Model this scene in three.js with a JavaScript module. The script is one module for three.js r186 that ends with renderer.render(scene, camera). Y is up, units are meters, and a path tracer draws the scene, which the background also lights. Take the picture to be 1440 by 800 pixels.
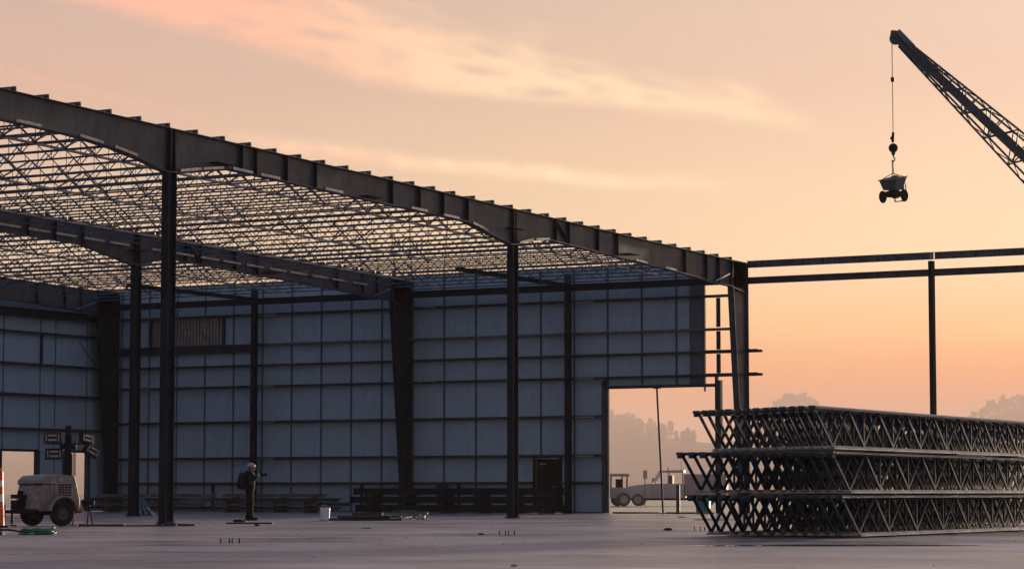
import * as THREE from 'three';
import { mergeGeometries, mergeVertices, toCreasedNormals } from 'three/addons/utils/BufferGeometryUtils.js';
import { ImprovedNoise } from 'three/addons/math/ImprovedNoise.js';

// ---------------------------------------------------------------- camera
const scene = new THREE.Scene();
const renderer = new THREE.WebGLRenderer({ antialias: true });
renderer.toneMapping = THREE.LinearToneMapping;
renderer.toneMappingExposure = 2.7;
renderer.shadowMap.enabled = true;
const YAW = 0.5099, PITCH = 0.0812, FPX = 3602.7;          // lens measured on a 1440 x 800 frame
const camera = new THREE.PerspectiveCamera(2 * Math.atan(400 / FPX) * 180 / Math.PI, 1440 / 800, 0.5, 16000);
camera.position.set(40.09, 0.806, 53.41);
camera.rotation.order = 'YXZ';
camera.rotation.set(PITCH, YAW, 0);

// ---------------------------------------------------------------- sky: dawn, sun low in the mist to the right
const NO = new ImprovedNoise();
const lin = (c) => { c /= 255; return c <= 0.04045 ? c / 12.92 : Math.pow((c + 0.055) / 1.055, 2.4); };
const sm = (a, b, x) => { const t = Math.min(1, Math.max(0, (x - a) / (b - a))); return t * t * (3 - 2 * t); };
const fbm = (x, y, z, o) => { let s = 0, a = 0.5; for (let i = 0; i < o; i++) { s += a * NO.noise(x, y, z + i * 7.3); x *= 2.03; y *= 2.03; a *= 0.5; } return s; };
const SUN_AZ = 29.55, SUN_EL = 4.5;                            // degrees, azimuth to the right of the view
const heading = (az) => { const a = YAW - az * Math.PI / 180; return [-Math.sin(a), -Math.cos(a)]; };
const KN = [[-90, 190, 150, 132], [0, 236, 174, 146], [1.1, 238, 164, 130], [2.0, 250, 144, 84], [2.7, 284, 170, 86], [3.6, 290, 219, 140], [5.2, 280, 243, 194], [7, 270, 232, 192], [9, 252, 213, 187], [11, 245, 212, 191],
  [20, 206, 193, 196], [40, 162, 176, 210], [90, 130, 157, 216]].map(([e, r, g, b]) => [e, lin(r), lin(g), lin(b)]);
const poly = (pts) => (x) => { let i = 0; while (i < pts.length - 2 && x > pts[i + 1][0]) i++; const [a, b] = [pts[i], pts[i + 1]]; return a[1] + (b[1] - a[1]) * (x - a[0]) / (b[0] - a[0]); };
const plumeLow = poly([[-20, 13.2], [-12, 11.3], [-6.2, 10.07], [-4.6, 9.67], [-3.5, 9.27], [-1.27, 8.9], [2.2, 8.71], [4.45, 8.42], [6.5, 7.95], [8, 7.5], [10, 6.8]]);
const plumeHigh = poly([[-20, 17], [-12, 13.4], [-9, 12.3], [-5, 11.6], [-0.64, 10.5], [1.27, 10.1], [2.9, 9.67], [4.45, 9.25], [6, 8.8], [7, 8.3], [8, 7.8], [10, 7]]);
const ribbonY = poly([[-8, 8.2], [-4.3, 7.62], [-2.5, 7.41], [-0.3, 7.22], [2.07, 6.98], [5.25, 6.82], [8, 6.7]]), trailY = poly([[-14, 10], [-11.1, 9.19], [-7, 8.32], [-4.8, 7.62], [0, 6]]);
const GAIN = 1 / 2.7;
const SW = 4096, SH = 2048, skyData = new Float32Array(SW * SH * 4);
{
  const cool = [0.62, 1.0, 1.76], azs = [], e46 = [], e60 = [], fars = [], c = [0, 0, 0];
  for (let i = 0; i < SW; i++) {
    const phi = ((i + 0.5) / SW - 0.5) * 2 * Math.PI; let az = (YAW - Math.atan2(-Math.cos(phi), -Math.sin(phi))) * 180 / Math.PI; az = ((az + 540) % 360) - 180; azs.push(az);
    const d = Math.abs(((az - SUN_AZ) % 360 + 540) % 360 - 180); e46.push(0.2 + 1.28 * Math.exp(-d / 40)); e60.push(0.72 + 0.25 * Math.exp(-d / 60)); fars.push(0.85 * sm(26, 110, d));
  }
  for (let j = 0; j < SH; j++) {
    const el = ((j + 0.5) / SH - 0.5) * 180; let k0 = 0; while (k0 < KN.length - 2 && el > KN[k0 + 1][0]) k0++;
    const ka = KN[k0], kb = KN[k0 + 1], t = Math.max(0, (el - ka[0]) / (kb[0] - ka[0])), low = 1 - sm(15, 75, el), l = [1, 2, 3].map((k) => ka[k] + (kb[k] - ka[k]) * t), lum = 0.3 * l[0] + 0.6 * l[1] + 0.1 * l[2];
    for (let i = 0; i < SW; i++) {
      const A = e46[i] * low + e60[i] * (1 - low), far = fars[i], X = azs[i], Y = el;
      for (let k = 0; k < 3; k++) c[k] = A * (l[k] * (1 - far) + lum * cool[k] * far);
      if (el > 3 && el < 34) {                             // thin cirrus: a broad plume, a narrow ribbon, a fine trail, faint wisps all round
        let add = 0.45 * Math.max(0, fbm(X * 0.05 + 3, Y * 0.32 + X * 0.06, 2.2, 3) - 0.03) * sm(4, 9, Y) * (1 - sm(24, 34, Y));
        if (X > -20 && X < 10 && Y < 17) {
          const n1 = fbm(X * 0.3 + 9, Y * 1.1 + X * 0.25, 1.5, 4), nf = fbm(X * 0.9, Y * 4.2 + X * 1.0, 9.1, 4);
          const lo = plumeLow(X) + 0.35 * n1 + 0.2 * nf, hi = plumeHigh(X) + 0.7 * n1 + 0.4 * nf;
          add += 1.35 * sm(lo - 0.16, lo + 0.22, Y) * (1 - sm(hi - 1.1, hi + 0.3, Y)) * sm(8.6, 5.5, X) * (0.72 + 1.3 * nf + 0.5 * n1) * (0.7 + 0.3 * sm(-8, 0, X));
          add += 0.9 * Math.exp(-Math.pow((Y - ribbonY(X) + 0.12 * n1 + 0.1 * nf) / 0.13, 2)) * sm(6.2, 2.0, X) * sm(-7, -4.2, X) * (0.6 + 1.3 * Math.max(-0.3, nf));
          add += 0.3 * Math.exp(-Math.pow((Y - trailY(X)) / 0.045, 2)) * sm(-4.6, -8, X);
        }
        const rib = X > -9 && X < 9 ? 1.0 * Math.exp(-Math.pow((Y - ribbonY(X) + 0.14 * fbm(X * 0.6, Y, 3.1, 2)) / 0.13, 2)) * sm(6.2, 1.0, X) * sm(-7, -4.2, X) * Math.max(0.1, 0.6 + 1.4 * fbm(X * 2.4, Y * 3, 12.3, 3)) : 0; for (let k = 0; k < 3; k++) c[k] *= 1 + rib * [0.55, 0.48, 0.36][k];
        const warm = sm(-7, 1.2, X), sc = X > -14 && X < 30 ? 1 : Math.min(1, e46[i] / 0.72), m = Math.max(0, Math.min(1, add)), tg = [1.16, 0.56 + 0.28 * warm, 0.37 + 0.17 * warm];
        for (let k = 0; k < 3; k++) c[k] += (Math.max(c[k], tg[k] * sc) - c[k]) * m;
      }
      const o = (j * SW + i) * 4; skyData[o] = c[0] * GAIN; skyData[o + 1] = c[1] * GAIN; skyData[o + 2] = c[2] * GAIN; skyData[o + 3] = 1;
    }
  }
}
const skyTex = new THREE.DataTexture(skyData, SW, SH, THREE.RGBAFormat, THREE.FloatType);
skyTex.mapping = THREE.EquirectangularReflectionMapping; skyTex.magFilter = THREE.LinearFilter; skyTex.needsUpdate = true;
scene.background = skyTex; scene.environment = skyTex;
const sun = new THREE.DirectionalLight(new THREE.Color(1.0, 0.78, 0.55), 5.0);
{ const [hx, hz] = heading(SUN_AZ), e = SUN_EL * Math.PI / 180; sun.position.set(hx * Math.cos(e) * 200, Math.sin(e) * 200, hz * Math.cos(e) * 200); }
sun.castShadow = true; sun.shadow.radius = 8; sun.shadow.mapSize.set(2048, 2048);
Object.assign(sun.shadow.camera, { left: -90, right: 90, top: 60, bottom: -60, near: 1, far: 500 });
scene.add(sun);
scene.fog = new THREE.FogExp2(new THREE.Color(1.0, 0.79, 0.68), 0.00014);

// ---------------------------------------------------------------- helpers
let seed = 12345; const R = () => ((seed = (seed * 1664525 + 1013904223) >>> 0) / 4294967296), rr = (a, b) => a + (b - a) * R();
const used = new Map();
const numbered = (n) => { const k = used.get(n) || 0; used.set(n, k + 1); return k ? n + '_' + String(k).padStart(3, '0') : n; };
const meta = (o, label, category, group) => { o.userData.label = label; o.userData.category = category; if (group) o.userData.group = group; return o; };
function thing(name, label, category, p = [0, 0, 0], turn = 0, group) {
  const g = new THREE.Group(); g.name = numbered(name); g.position.set(...p); g.rotation.y = turn; scene.add(g); return meta(g, label, category, group);
}
function mesh(name, geo, mat, parent) {
  const m = new THREE.Mesh(Array.isArray(geo) ? join(geo) : geo, mat); m.name = parent ? name : numbered(name); m.castShadow = m.receiveShadow = true; (parent || scene).add(m); return m;
}
const single = (name, geo, mat, label, category, group) => meta(mesh(name, geo, mat), label, category, group);
const structure = (name, geo, mat) => { const m = mesh(name, geo, mat); m.userData.kind = 'structure'; return m; };
function copyOf(o, p, turn, label, group) {
  const c = o.clone(); c.name = numbered(o.name.replace(/_\d{3}$/, '')); c.userData = { ...o.userData }; if (p) c.position.set(...p); if (turn !== undefined) c.rotation.y = turn;
  if (label) c.userData.label = label; if (group) c.userData.group = group; scene.add(c); return c;
}
const join = (list) => mergeGeometries(list.map((g) => { g = g.index ? g.toNonIndexed() : g; for (const k of Object.keys(g.attributes)) if (!['position', 'normal', 'uv', 'color'].includes(k)) g.deleteAttribute(k); return g; }));
// uv in metres, by the side each face points to
function uvm(g, s = 1) {
  g = g.index ? g.toNonIndexed() : g; const p = g.attributes.position, uv = new Float32Array(p.count * 2), A = new THREE.Vector3(), B = new THREE.Vector3(), C = new THREE.Vector3();
  for (let i = 0; i < p.count; i += 3) {
    A.fromBufferAttribute(p, i); B.fromBufferAttribute(p, i + 1).sub(A); C.fromBufferAttribute(p, i + 2).sub(A); B.cross(C);
    const x = Math.abs(B.x), y = Math.abs(B.y), z = Math.abs(B.z);
    for (let k = i; k < i + 3; k++) { const X = p.getX(k), Y = p.getY(k), Z = p.getZ(k); uv[2 * k] = (x >= y && x >= z ? Z : X) * s; uv[2 * k + 1] = (y > x && y > z ? Z : Y) * s; }
  }
  g.setAttribute('uv', new THREE.BufferAttribute(uv, 2)); return g;
}
const box = (w, h, d, x = 0, y = 0, z = 0) => uvm(new THREE.BoxGeometry(w, h, d).translate(x, y, z));
const span = (x0, x1, y0, y1, z0, z1) => box(x1 - x0, y1 - y0, z1 - z0, (x0 + x1) / 2, (y0 + y1) / 2, (z0 + z1) / 2);
const V = (x, y, z) => new THREE.Vector3(x, y, z);
function bar(a, b, w, h = w, round = 0) {               // a bar of w x h section from a to b
  const d = V().subVectors(b, a), L = d.length(), g = round ? new THREE.CylinderGeometry(w / 2, h / 2, L, round) : new THREE.BoxGeometry(w, L, h);
  const q = new THREE.Quaternion().setFromUnitVectors(V(0, 1, 0), d.clone().normalize());
  g.applyQuaternion(q); const m = V().addVectors(a, b).multiplyScalar(0.5); return uvm(g.translate(m.x, m.y, m.z));
}
function prism(pts, len) {                              // a section drawn in (z, y), running along x from 0 to len
  const s = new THREE.Shape(pts.map(([z, y]) => new THREE.Vector2(-z, y))); const g = new THREE.ExtrudeGeometry(s, { depth: len, bevelEnabled: false }); g.rotateY(Math.PI / 2); return uvm(g);
}
function plateZ(pts, w, x0 = -w / 2) {                  // outline in (s = -z, y), thickness w along x
  const s = new THREE.Shape(pts.map(([a, b]) => new THREE.Vector2(a, b))), g = new THREE.ExtrudeGeometry(s, { depth: w, bevelEnabled: false }); g.rotateY(Math.PI / 2); g.translate(x0, 0, 0); return uvm(g);
}
const ribbon = (pts, t) => [...pts, ...[...pts].reverse().map(([a, b]) => [a, b - t])];
function tube(pts, r, seg = 40, rad = 6) { return new THREE.TubeGeometry(new THREE.CatmullRomCurve3(pts.map((p) => V(...p))), seg, r, rad, false); }
const iBeam = (b, d, tf, tw, L) => [span(0, L, d - tf, d, -b / 2, b / 2), span(0, L, 0, tf, -b / 2, b / 2), span(0, L, tf, d - tf, -tw / 2, tw / 2)];

// ---------------------------------------------------------------- procedural materials
function noiseTex(n, fn, srgb) {
  const d = new Uint8Array(n * n * 4);
  for (let j = 0; j < n; j++) for (let i = 0; i < n; i++) { const v = fn(i / n, j / n), o = (j * n + i) * 4; for (let k = 0; k < 3; k++) d[o + k] = Math.max(0, Math.min(255, Math.round((Array.isArray(v) ? v[k] : v) * 255))); d[o + 3] = 255; }
  const t = new THREE.DataTexture(d, n, n); t.wrapS = t.wrapT = THREE.RepeatWrapping; t.magFilter = THREE.LinearFilter; t.minFilter = THREE.LinearMipmapLinearFilter; t.generateMipmaps = true; if (srgb) t.colorSpace = THREE.SRGBColorSpace; t.needsUpdate = true; return t;
}
// periodic noise: blend of shifted lookups
const per = (f) => (u, v) => { const a = f(u, v), b = f(u - 1, v), c = f(u, v - 1), d = f(u - 1, v - 1), x = sm(0, 1, u), y = sm(0, 1, v); return (a * (1 - x) + b * x) * (1 - y) + (c * (1 - x) + d * x) * y; };
const pPatch = per((u, v) => fbm(u * 6, v * 6, 3.3, 5)), pFine = per((u, v) => fbm(u * 26, v * 26, 8.8, 4)), pStreakV = per((u, v) => fbm(u * 30, v * 2.5, 4.4, 4)), pStreakH = per((u, v) => fbm(u * 3, v * 34, 6.1, 5));
const tSteel = noiseTex(512, (u, v) => 0.78 + 0.4 * pPatch(u, v) + 0.32 * pStreakV(u, v) + 0.16 * pFine(u, v), true);
const tRough = noiseTex(512, (u, v) => 0.72 + 0.5 * pPatch(v, u) + 0.25 * pFine(u, v));
const tFacing = noiseTex(512, (u, v) => 0.9 + 0.1 * pStreakV(u, v) + 0.09 * pPatch(u, v) + 0.05 * pFine(u, v), true);
const tFacingB = noiseTex(512, (u, v) => 0.5 + 0.5 * pStreakV(u, v) + 0.35 * pPatch(v, u));
const tConc = noiseTex(640, (u, v) => { const a = pPatch(u, v), b = pFine(u, v), s = pStreakH(u, v), k = 0.76 + 0.6 * a + 0.2 * b + 0.26 * s - 0.22 * Math.pow(Math.max(0, pPatch(v, u + 0.3) * 2.2), 1.5); return [k, k * 0.985, k * 0.975]; }, true);
const tConcR = noiseTex(512, (u, v) => 0.72 + 0.9 * pPatch(v + 0.37, u) + 0.5 * pStreakH(u, v) + 0.15 * pFine(u, v));
const tEarth = noiseTex(512, (u, v) => { const k = 0.75 + 0.5 * pPatch(u, v) + 0.35 * pFine(u, v); return [k, k * 0.97, k * 0.9]; }, true);
const rep = (t, s) => { const c = t.clone(); c.repeat.set(s, s); c.needsUpdate = true; return c; };
const mat = (r, g, b, rough, o = {}) => new THREE.MeshStandardMaterial({ color: new THREE.Color(r, g, b), roughness: rough, ...o });
const steelMap = rep(tSteel, 0.33), roughMap = rep(tRough, 0.4);
const M = {
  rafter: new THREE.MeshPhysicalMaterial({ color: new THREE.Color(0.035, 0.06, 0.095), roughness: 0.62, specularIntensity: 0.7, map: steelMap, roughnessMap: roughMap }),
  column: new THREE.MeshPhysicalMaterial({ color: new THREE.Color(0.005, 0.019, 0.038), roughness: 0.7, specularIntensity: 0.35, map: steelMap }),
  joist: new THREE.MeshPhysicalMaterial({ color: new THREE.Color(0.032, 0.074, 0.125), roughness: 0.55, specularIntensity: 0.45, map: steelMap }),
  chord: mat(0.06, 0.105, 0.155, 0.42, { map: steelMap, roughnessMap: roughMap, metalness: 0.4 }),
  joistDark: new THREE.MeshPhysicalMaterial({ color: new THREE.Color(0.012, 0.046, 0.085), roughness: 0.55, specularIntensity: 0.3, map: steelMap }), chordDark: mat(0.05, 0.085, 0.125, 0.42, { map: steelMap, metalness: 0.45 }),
  bright: mat(0.34, 0.34, 0.35, 0.4, { map: steelMap, metalness: 0.85 }),
  galv: mat(0.42, 0.42, 0.42, 0.38, { map: steelMap, metalness: 0.5 }),
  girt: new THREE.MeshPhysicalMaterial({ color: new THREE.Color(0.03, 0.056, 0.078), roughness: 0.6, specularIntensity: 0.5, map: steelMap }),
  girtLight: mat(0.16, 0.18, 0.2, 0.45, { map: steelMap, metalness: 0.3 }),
  facing: mat(0.375, 0.515, 0.61, 0.75, { map: rep(tFacing, 0.4), bumpMap: rep(tFacingB, 0.4), bumpScale: 0.016 }),
  seam: mat(0.075, 0.105, 0.14, 0.8),
  concrete: mat(0.345, 0.286, 0.315, 0.5, { map: rep(tConc, 0.07), roughnessMap: rep(tConcR, 0.05), bumpMap: rep(tConc, 0.23), bumpScale: 0.004 }),
  earth: mat(0.2, 0.165, 0.135, 0.95, { map: rep(tEarth, 0.05) }),
  wood: mat(0.14, 0.1, 0.07, 0.85, { map: rep(tFacing, 0.8) }),
  darkWood: mat(0.045, 0.038, 0.032, 0.85, { map: rep(tFacing, 0.8) }),
  black: new THREE.MeshPhysicalMaterial({ color: new THREE.Color(0.005, 0.008, 0.01), roughness: 0.7, specularIntensity: 0.25 }), rubber: new THREE.MeshPhysicalMaterial({ color: new THREE.Color(0.014, 0.015, 0.016), roughness: 0.85, specularIntensity: 0.4 }), cable: mat(0.01, 0.01, 0.011, 0.7),
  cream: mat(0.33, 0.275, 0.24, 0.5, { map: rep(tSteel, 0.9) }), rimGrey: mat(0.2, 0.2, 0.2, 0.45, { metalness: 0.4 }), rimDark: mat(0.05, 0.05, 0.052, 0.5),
  helmet: mat(0.24, 0.27, 0.32, 0.5), white: mat(0.72, 0.72, 0.72, 0.45), orange: mat(0.75, 0.1, 0.02, 0.5), green: mat(0.02, 0.14, 0.06, 0.5), teal: mat(0.03, 0.22, 0.22, 0.5),
  blueSheet: mat(0.14, 0.22, 0.28, 0.35), bronze: mat(0.5, 0.44, 0.41, 0.4, { metalness: 0.3, map: rep(tSteel, 0.9) }),
  lens: mat(0.3, 0.3, 0.3, 0.25), red: mat(0.3, 0.03, 0.02, 0.6),
  plate: mat(0.12, 0.13, 0.14, 0.4, { metalness: 0.5, map: steelMap }), crane: mat(0.06, 0.1, 0.145, 0.55, { map: steelMap }),
  hazeTyre: mat(0.22, 0.19, 0.17, 0.95, { map: rep(tEarth, 1.3) }), bark: mat(0.06, 0.045, 0.035, 0.9), leaf: mat(0.045, 0.06, 0.028, 0.85), hazePaint: mat(0.5, 0.41, 0.36, 0.6), hazeTan: mat(0.4, 0.32, 0.27, 0.7), glass: new THREE.MeshPhysicalMaterial({ color: 0xffffff, transmission: 1, thickness: 0, roughness: 0.05 }),  // vehicle body and tyre colours are paled to imitate mist
};

// ---------------------------------------------------------------- ground, slab, hills
const BAY = 15.163, COL = 18.325, ZW = -2 * COL;            // frames stand BAY apart along x; columns COL apart along z; the clad wall runs along z = ZW
{
  const g = new THREE.PlaneGeometry(22000, 22000, 220, 220); g.rotateX(-Math.PI / 2); const p = g.attributes.position;
  for (let i = 0; i < p.count; i++) { const x = p.getX(i), z = p.getZ(i), d = Math.hypot(x - 20, z - 10); p.setY(i, -0.16 + (d > 320 ? 1.2 * fbm(x * 0.004, z * 0.004, 0.7, 3) * sm(320, 700, d) - 0.4 * sm(320, 700, d) : 0)); }
  g.computeVertexNormals(); structure('ground', uvm(g), M.earth);
}
{ // concrete floor cut into bays by narrow saw joints
  const slab = structure('concrete_slab', span(-31.6, 75.79, -0.3, -0.02, ZW - 0.6, 79.0), M.concrete), nx = 14, nz = 19, dx = (75.79 + 31.6) / nx, dz = (79 - ZW + 0.6) / nz;
  for (let i = 0; i < nx; i++) for (let j = 0; j < nz; j++) { const x0 = -31.6 + i * dx, z0 = ZW - 0.6 + j * dz, q = 0.0045; mesh('slab_bay', span(x0 + (i ? q : 0), x0 + dx - (i < nx - 1 ? q : 0), -0.019, rr(-0.0015, 0), z0 + (j ? q : 0), z0 + dz - (j < nz - 1 ? q : 0)), M.concrete, slab); }
  structure('concrete_apron', span(-120, -31.62, -0.3, -0.03, -60, 0), M.concrete);
}

// ---------------------------------------------------------------- steel frames
const roofY = (z) => 9.6 + 0.0182 * (z - ZW);
const KZ = [[18.325, 1.17], [15.6, 0.75], [4.4, 0.75], [3.6, 0.78], [2.4, 0.86], [1.3, 0.99], [0.25, 1.17], [-0.2, 1.13], [-1.14, 0.96], [-2.45, 0.75], [-15.2, 0.75], [-16.7, 0.97], [-18.1, 1.18], [-18.5, 1.12], [-19.4, 0.92], [-20.7, 0.76], [-25.5, 0.83], [-31, 0.91], [-33.6, 0.99], [-35.25, 1.0]];
const bottomY = (z) => { for (let i = 0; i < KZ.length - 1; i++) if (z <= KZ[i][0] && z >= KZ[i + 1][0]) { const t = (KZ[i][0] - z) / (KZ[i][0] - KZ[i + 1][0]); return roofY(z) - (KZ[i][1] + t * (KZ[i + 1][1] - KZ[i][1])); } return roofY(z) - 1; };
function rafter(x, label) {
  const t = thing('roof_rafter', label, 'beam', [x, 0, 0], 0, 'tapered steel roof rafters');
  const top = [18.325, -36.62], bot = KZ.map(([z, d]) => [-z, roofY(z) - d]);
  const cuts = [18.325, 3.0, -10.82, -22.0, -36.6];
  for (let i = 0; i < 4; i++) {                                              // web plates, spliced
    const z1 = cuts[i] - (i ? 0.004 : 0), z0 = cuts[i + 1], inner = KZ.filter(([z]) => z < z1 - 0.01 && z > z0 + 0.01).map(([z]) => z), zs = [z1, ...inner, z0];
    mesh('web', plateZ([...zs.map((z) => [-z, bottomY(Math.max(z, -35.25)) + 0.014]), [-z0, roofY(z0) - 0.014], [-z1, roofY(z1) - 0.014]], 0.012), M.rafter, t);
  }
  mesh('top_flange', plateZ(ribbon(top.map((z) => [-z, roofY(z)]), 0.016), 0.25), M.rafter, t);
  mesh('bottom_flange', plateZ(ribbon(bot.map(([s, y]) => [s, y + 0.016]), 0.016), 0.25), M.rafter, t);
  const st = (z, w = 0.014) => mesh('stiffener', span(-0.118, 0.118, bottomY(z) + 0.02, roofY(z) - 0.02, z - w / 2, z + w / 2), M.column, t);
  for (const z of [15.6, 12, 9, 0.08, -0.1, -3.14, -3.8, -5.29, -6.75, -10.84, -12.42, -13.82, -15.31, -18.25, -18.4, -21.15, -22.05, -24.2, -25.65, -31.15, -33.0, -34.1]) st(z, Math.abs(z) < 0.2 || Math.abs(z + 18.3) < 0.2 ? 0.05 : 0.02);
  mesh('stiffener', bar(V(0.06, roofY(-21.3) - 0.12, -21.25), V(0.06, bottomY(-22) + 0.1, -21.98), 0.1, 0.012), M.column, t);
  mesh('knee_brace', bar(V(0.1, bottomY(-33.7) + 0.06, -33.75), V(0.1, bottomY(-33.7) + 0.42, -35.0), 0.05), M.galv, t);
  for (const z of [-2.18, -9.64, -18.25, -26.55]) mesh('bracket', span(0.01, 0.3, roofY(z) - 0.66, roofY(z) - 0.64, z - 0.42, z + 0.42), M.column, t);
  return t;
}
rafter(0, 'grey tapered roof rafter on the open outer edge of the hall');
rafter(-BAY, 'grey roof rafter in the middle of the hall with joists on both sides');
rafter(-2 * BAY, 'dark roof rafter running along the top of the end wall');
// light angle pieces lying along the lower flange of the outer rafter and the next
for (const [f, zs] of [[0, [5.8, 3.4, 2.0, -0.75, -1.75, -3.1, -4.4, -7.6, -12.3, -14.2, -16.0, -19.0, -20.1, -27.4, -29.8]], [1, [-8.6, -10.0, -11.4, -12.9, -14.3, -15.8, -17.2, -19.6, -21.0, -22.5, -23.9, -25.4, -26.9, -28.3, -29.8, -31.2, -32.7]]])
  for (const z of zs) { const L = f ? 0.55 : 0.46, y = (zz) => (f ? roofY(zz) - 0.52 : bottomY(zz) + 0.045); single('flange_brace', bar(V(-f * BAY + 0.13, y(z + L), z + L), V(-f * BAY + 0.13, y(z - L), z - L), 0.05, 0.07), M.galv, f ? 'pale steel angle on the side of the middle roof rafter' : 'pale steel angle on the lower flange of the outer roof rafter', 'steel angle', f ? 'angles along the middle rafter' : 'angles along the outer rafter'); }

function column(x, z, h, label, b = 0.23, d = 0.34, bh = 0) {
  const t = thing('steel_column', label, 'column', [x, 0, z], 0, 'steel columns');
  const y0 = 0.03, tf = 0.018;
  mesh('flange', span(-b / 2, b / 2, y0, h, d / 2 - tf, d / 2), M.column, t); mesh('flange', span(-b / 2, b / 2, y0, h, -d / 2, -d / 2 + tf), M.column, t);
  mesh('web', span(-0.006, 0.006, y0, h, -d / 2 + tf, d / 2 - tf), M.column, t); mesh('base_plate', span(-b / 2 - 0.05, b / 2 + 0.05, 0.002, 0.03, -d / 2 - 0.05, d / 2 + 0.05), M.column, t);
  for (const sx of [-1, 1]) for (const sz of [-1, 1]) mesh('anchor_bolt', new THREE.CylinderGeometry(0.014, 0.014, 0.09, 8).translate(sx * (b / 2 + 0.02), 0.07, sz * (d / 2 + 0.02)), M.column, t);
  return t;
}
column(0, 0, bottomY(0), 'dark column under the outer rafter with a plank lying at its foot');
column(0, -COL, bottomY(-COL), 'dark column under the outer rafter in front of the stacked beams');
column(-BAY, -COL, bottomY(-COL), 'dark column under the middle rafter with a blue sheet at its foot');
column(0, COL, bottomY(COL), 'dark column under the outer rafter at its end away from the wall');
column(-BAY, 0, bottomY(0), 'dark column under the middle rafter at the row nearer the open end');
column(-BAY, COL, bottomY(COL), 'dark column under the middle rafter at its end away from the wall');
column(-2 * BAY, -COL, bottomY(-COL), 'dark column under the end wall rafter', 0.2, 0.25);
column(-2 * BAY, 0, bottomY(0), 'dark column under the end wall rafter farther from the clad wall', 0.2, 0.25);
column(-2 * BAY, COL, bottomY(COL), 'dark column at the open end of the end wall rafter', 0.2, 0.25);
function taperedColumn(x, label, m) {
  const t = thing('tapered_column', label, 'column', [x, 0, 0], 0, 'tapered wall columns'), zo = ZW - 0.06, top = 9.59;
  const zi = (y) => ZW + 0.4 + 0.95 * (y / 8.65), w = 0.25;
  mesh('web', plateZ([[-zi(0.03) + 0.012, 0.03], [-zo - 0.018, 0.03], [-zo - 0.018, top], [-zi(8.62) + 0.012, top], [-zi(8.62) + 0.012, 8.62]], 0.012), m, t);
  mesh('outer_flange', span(-w / 2, w / 2, 0.03, top, zo, zo + 0.018), m, t);
  mesh('inner_flange', plateZ([[-zi(0.03), 0.03], [-zi(0.03) + 0.018, 0.03], [-zi(8.62) + 0.018, 8.62], [-zi(8.62), 8.62]], w), m, t);
  mesh('knee_plate', span(-w / 2, w / 2, 8.62, roofY(-35.2) - 0.03, zi(8.62) + 0.002, zi(8.62) + 0.04), m, t);
  mesh('cap_plate', plateZ(ribbon([[-zi(8.6) + 0.02, roofY(-35.3) - 0.002 + 0.02], [-zo, roofY(zo) + 0.02]], 0.018), w), m, t);
  mesh('base_plate', span(-0.17, 0.17, 0.002, 0.03, zo - 0.05, zi(0) + 0.05), m, t);
  mesh('stiffener', plateZ(ribbon([[-zi(8.5) + 0.03, 8.62], [-zo - 0.02, 8.42]], 0.02), 0.22), m, t);
  return t;
}
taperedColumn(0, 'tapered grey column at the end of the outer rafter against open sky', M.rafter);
taperedColumn(-BAY, 'tapered dark column inside the clad wall at the end of the middle rafter', M.column);  // same column type as outdoors, indoor shade put into the darker colour
taperedColumn(-2 * BAY, 'tapered dark column in the corner beside the end wall', M.column);  // corner shade likewise carried by the darker material
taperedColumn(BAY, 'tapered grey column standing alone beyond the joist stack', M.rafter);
column(-0.5 * BAY, ZW + 0.25, 9.5, 'slim dark wall column beside the black door', 0.2, 0.25);
column(-1.5 * BAY, ZW + 0.25, 9.5, 'slim dark wall column behind the person and beside the louvre', 0.2, 0.25);
column(0.5 * BAY, ZW + 0.1, 9.36, 'slim post carrying the eave beams against open sky', 0.19, 0.2);

// eave beams along the wall line
single('wall_beam', join([...[[-2 * BAY + 0.16, -1.5 * BAY - 0.12], [-1.5 * BAY + 0.12, -BAY - 0.15], [-BAY + 0.15, -0.5 * BAY - 0.12], [-0.5 * BAY + 0.12, -0.15]].flatMap(([a, b]) => iBeam(0.18, 0.27, 0.014, 0.01, b - a).map((g) => g.translate(a, 8.8, ZW + 0.3)))]), M.column, 'long dark beam along the head of the clad wall', 'beam');
{
  const t = thing('eave_beam', 'lower beam of the open bay beside the end of the outer rafter', 'beam', [0.13, 8.8, ZW + 0.1]);
  for (const [a, b] of [[0, 0.5 * BAY - 0.25], [0.5 * BAY - 0.01, BAY - 0.27]]) { const g = iBeam(0.18, 0.25, 0.014, 0.01, b - a); mesh('beam_length', join(g).translate(a, 0, 0), M.rafter, t); }
  const e = thing('eave_strut', 'upper punched steel eave strut of the open bay against the sky', 'beam', [0.03, 9.44, ZW - 0.18]);
  for (const [a, b] of [[0, 0.5 * BAY - 0.03], [0.5 * BAY, BAY]]) {
    mesh('channel', [span(a, b, 0, 0.27, 0.0, 0.004), span(a, b, 0.255, 0.268, 0.004, 0.09), span(a, b, 0, 0.012, 0.004, 0.09)], M.chord, e);
    const rv = []; for (let x = a + 0.1; x < b - 0.05; x += 0.16) for (const y of [0.07, 0.135, 0.2]) rv.push(box(0.03, 0.03, 0.012, x, y, 0.008));
    const m = mesh('rivet_rows', rv, M.column, e); m.userData.kind = 'stuff';
    mesh('splice_plate', span(b - 0.16, b + 0.0, 0.03, 0.24, 0.006, 0.018), M.galv, e);
  }
}

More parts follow.
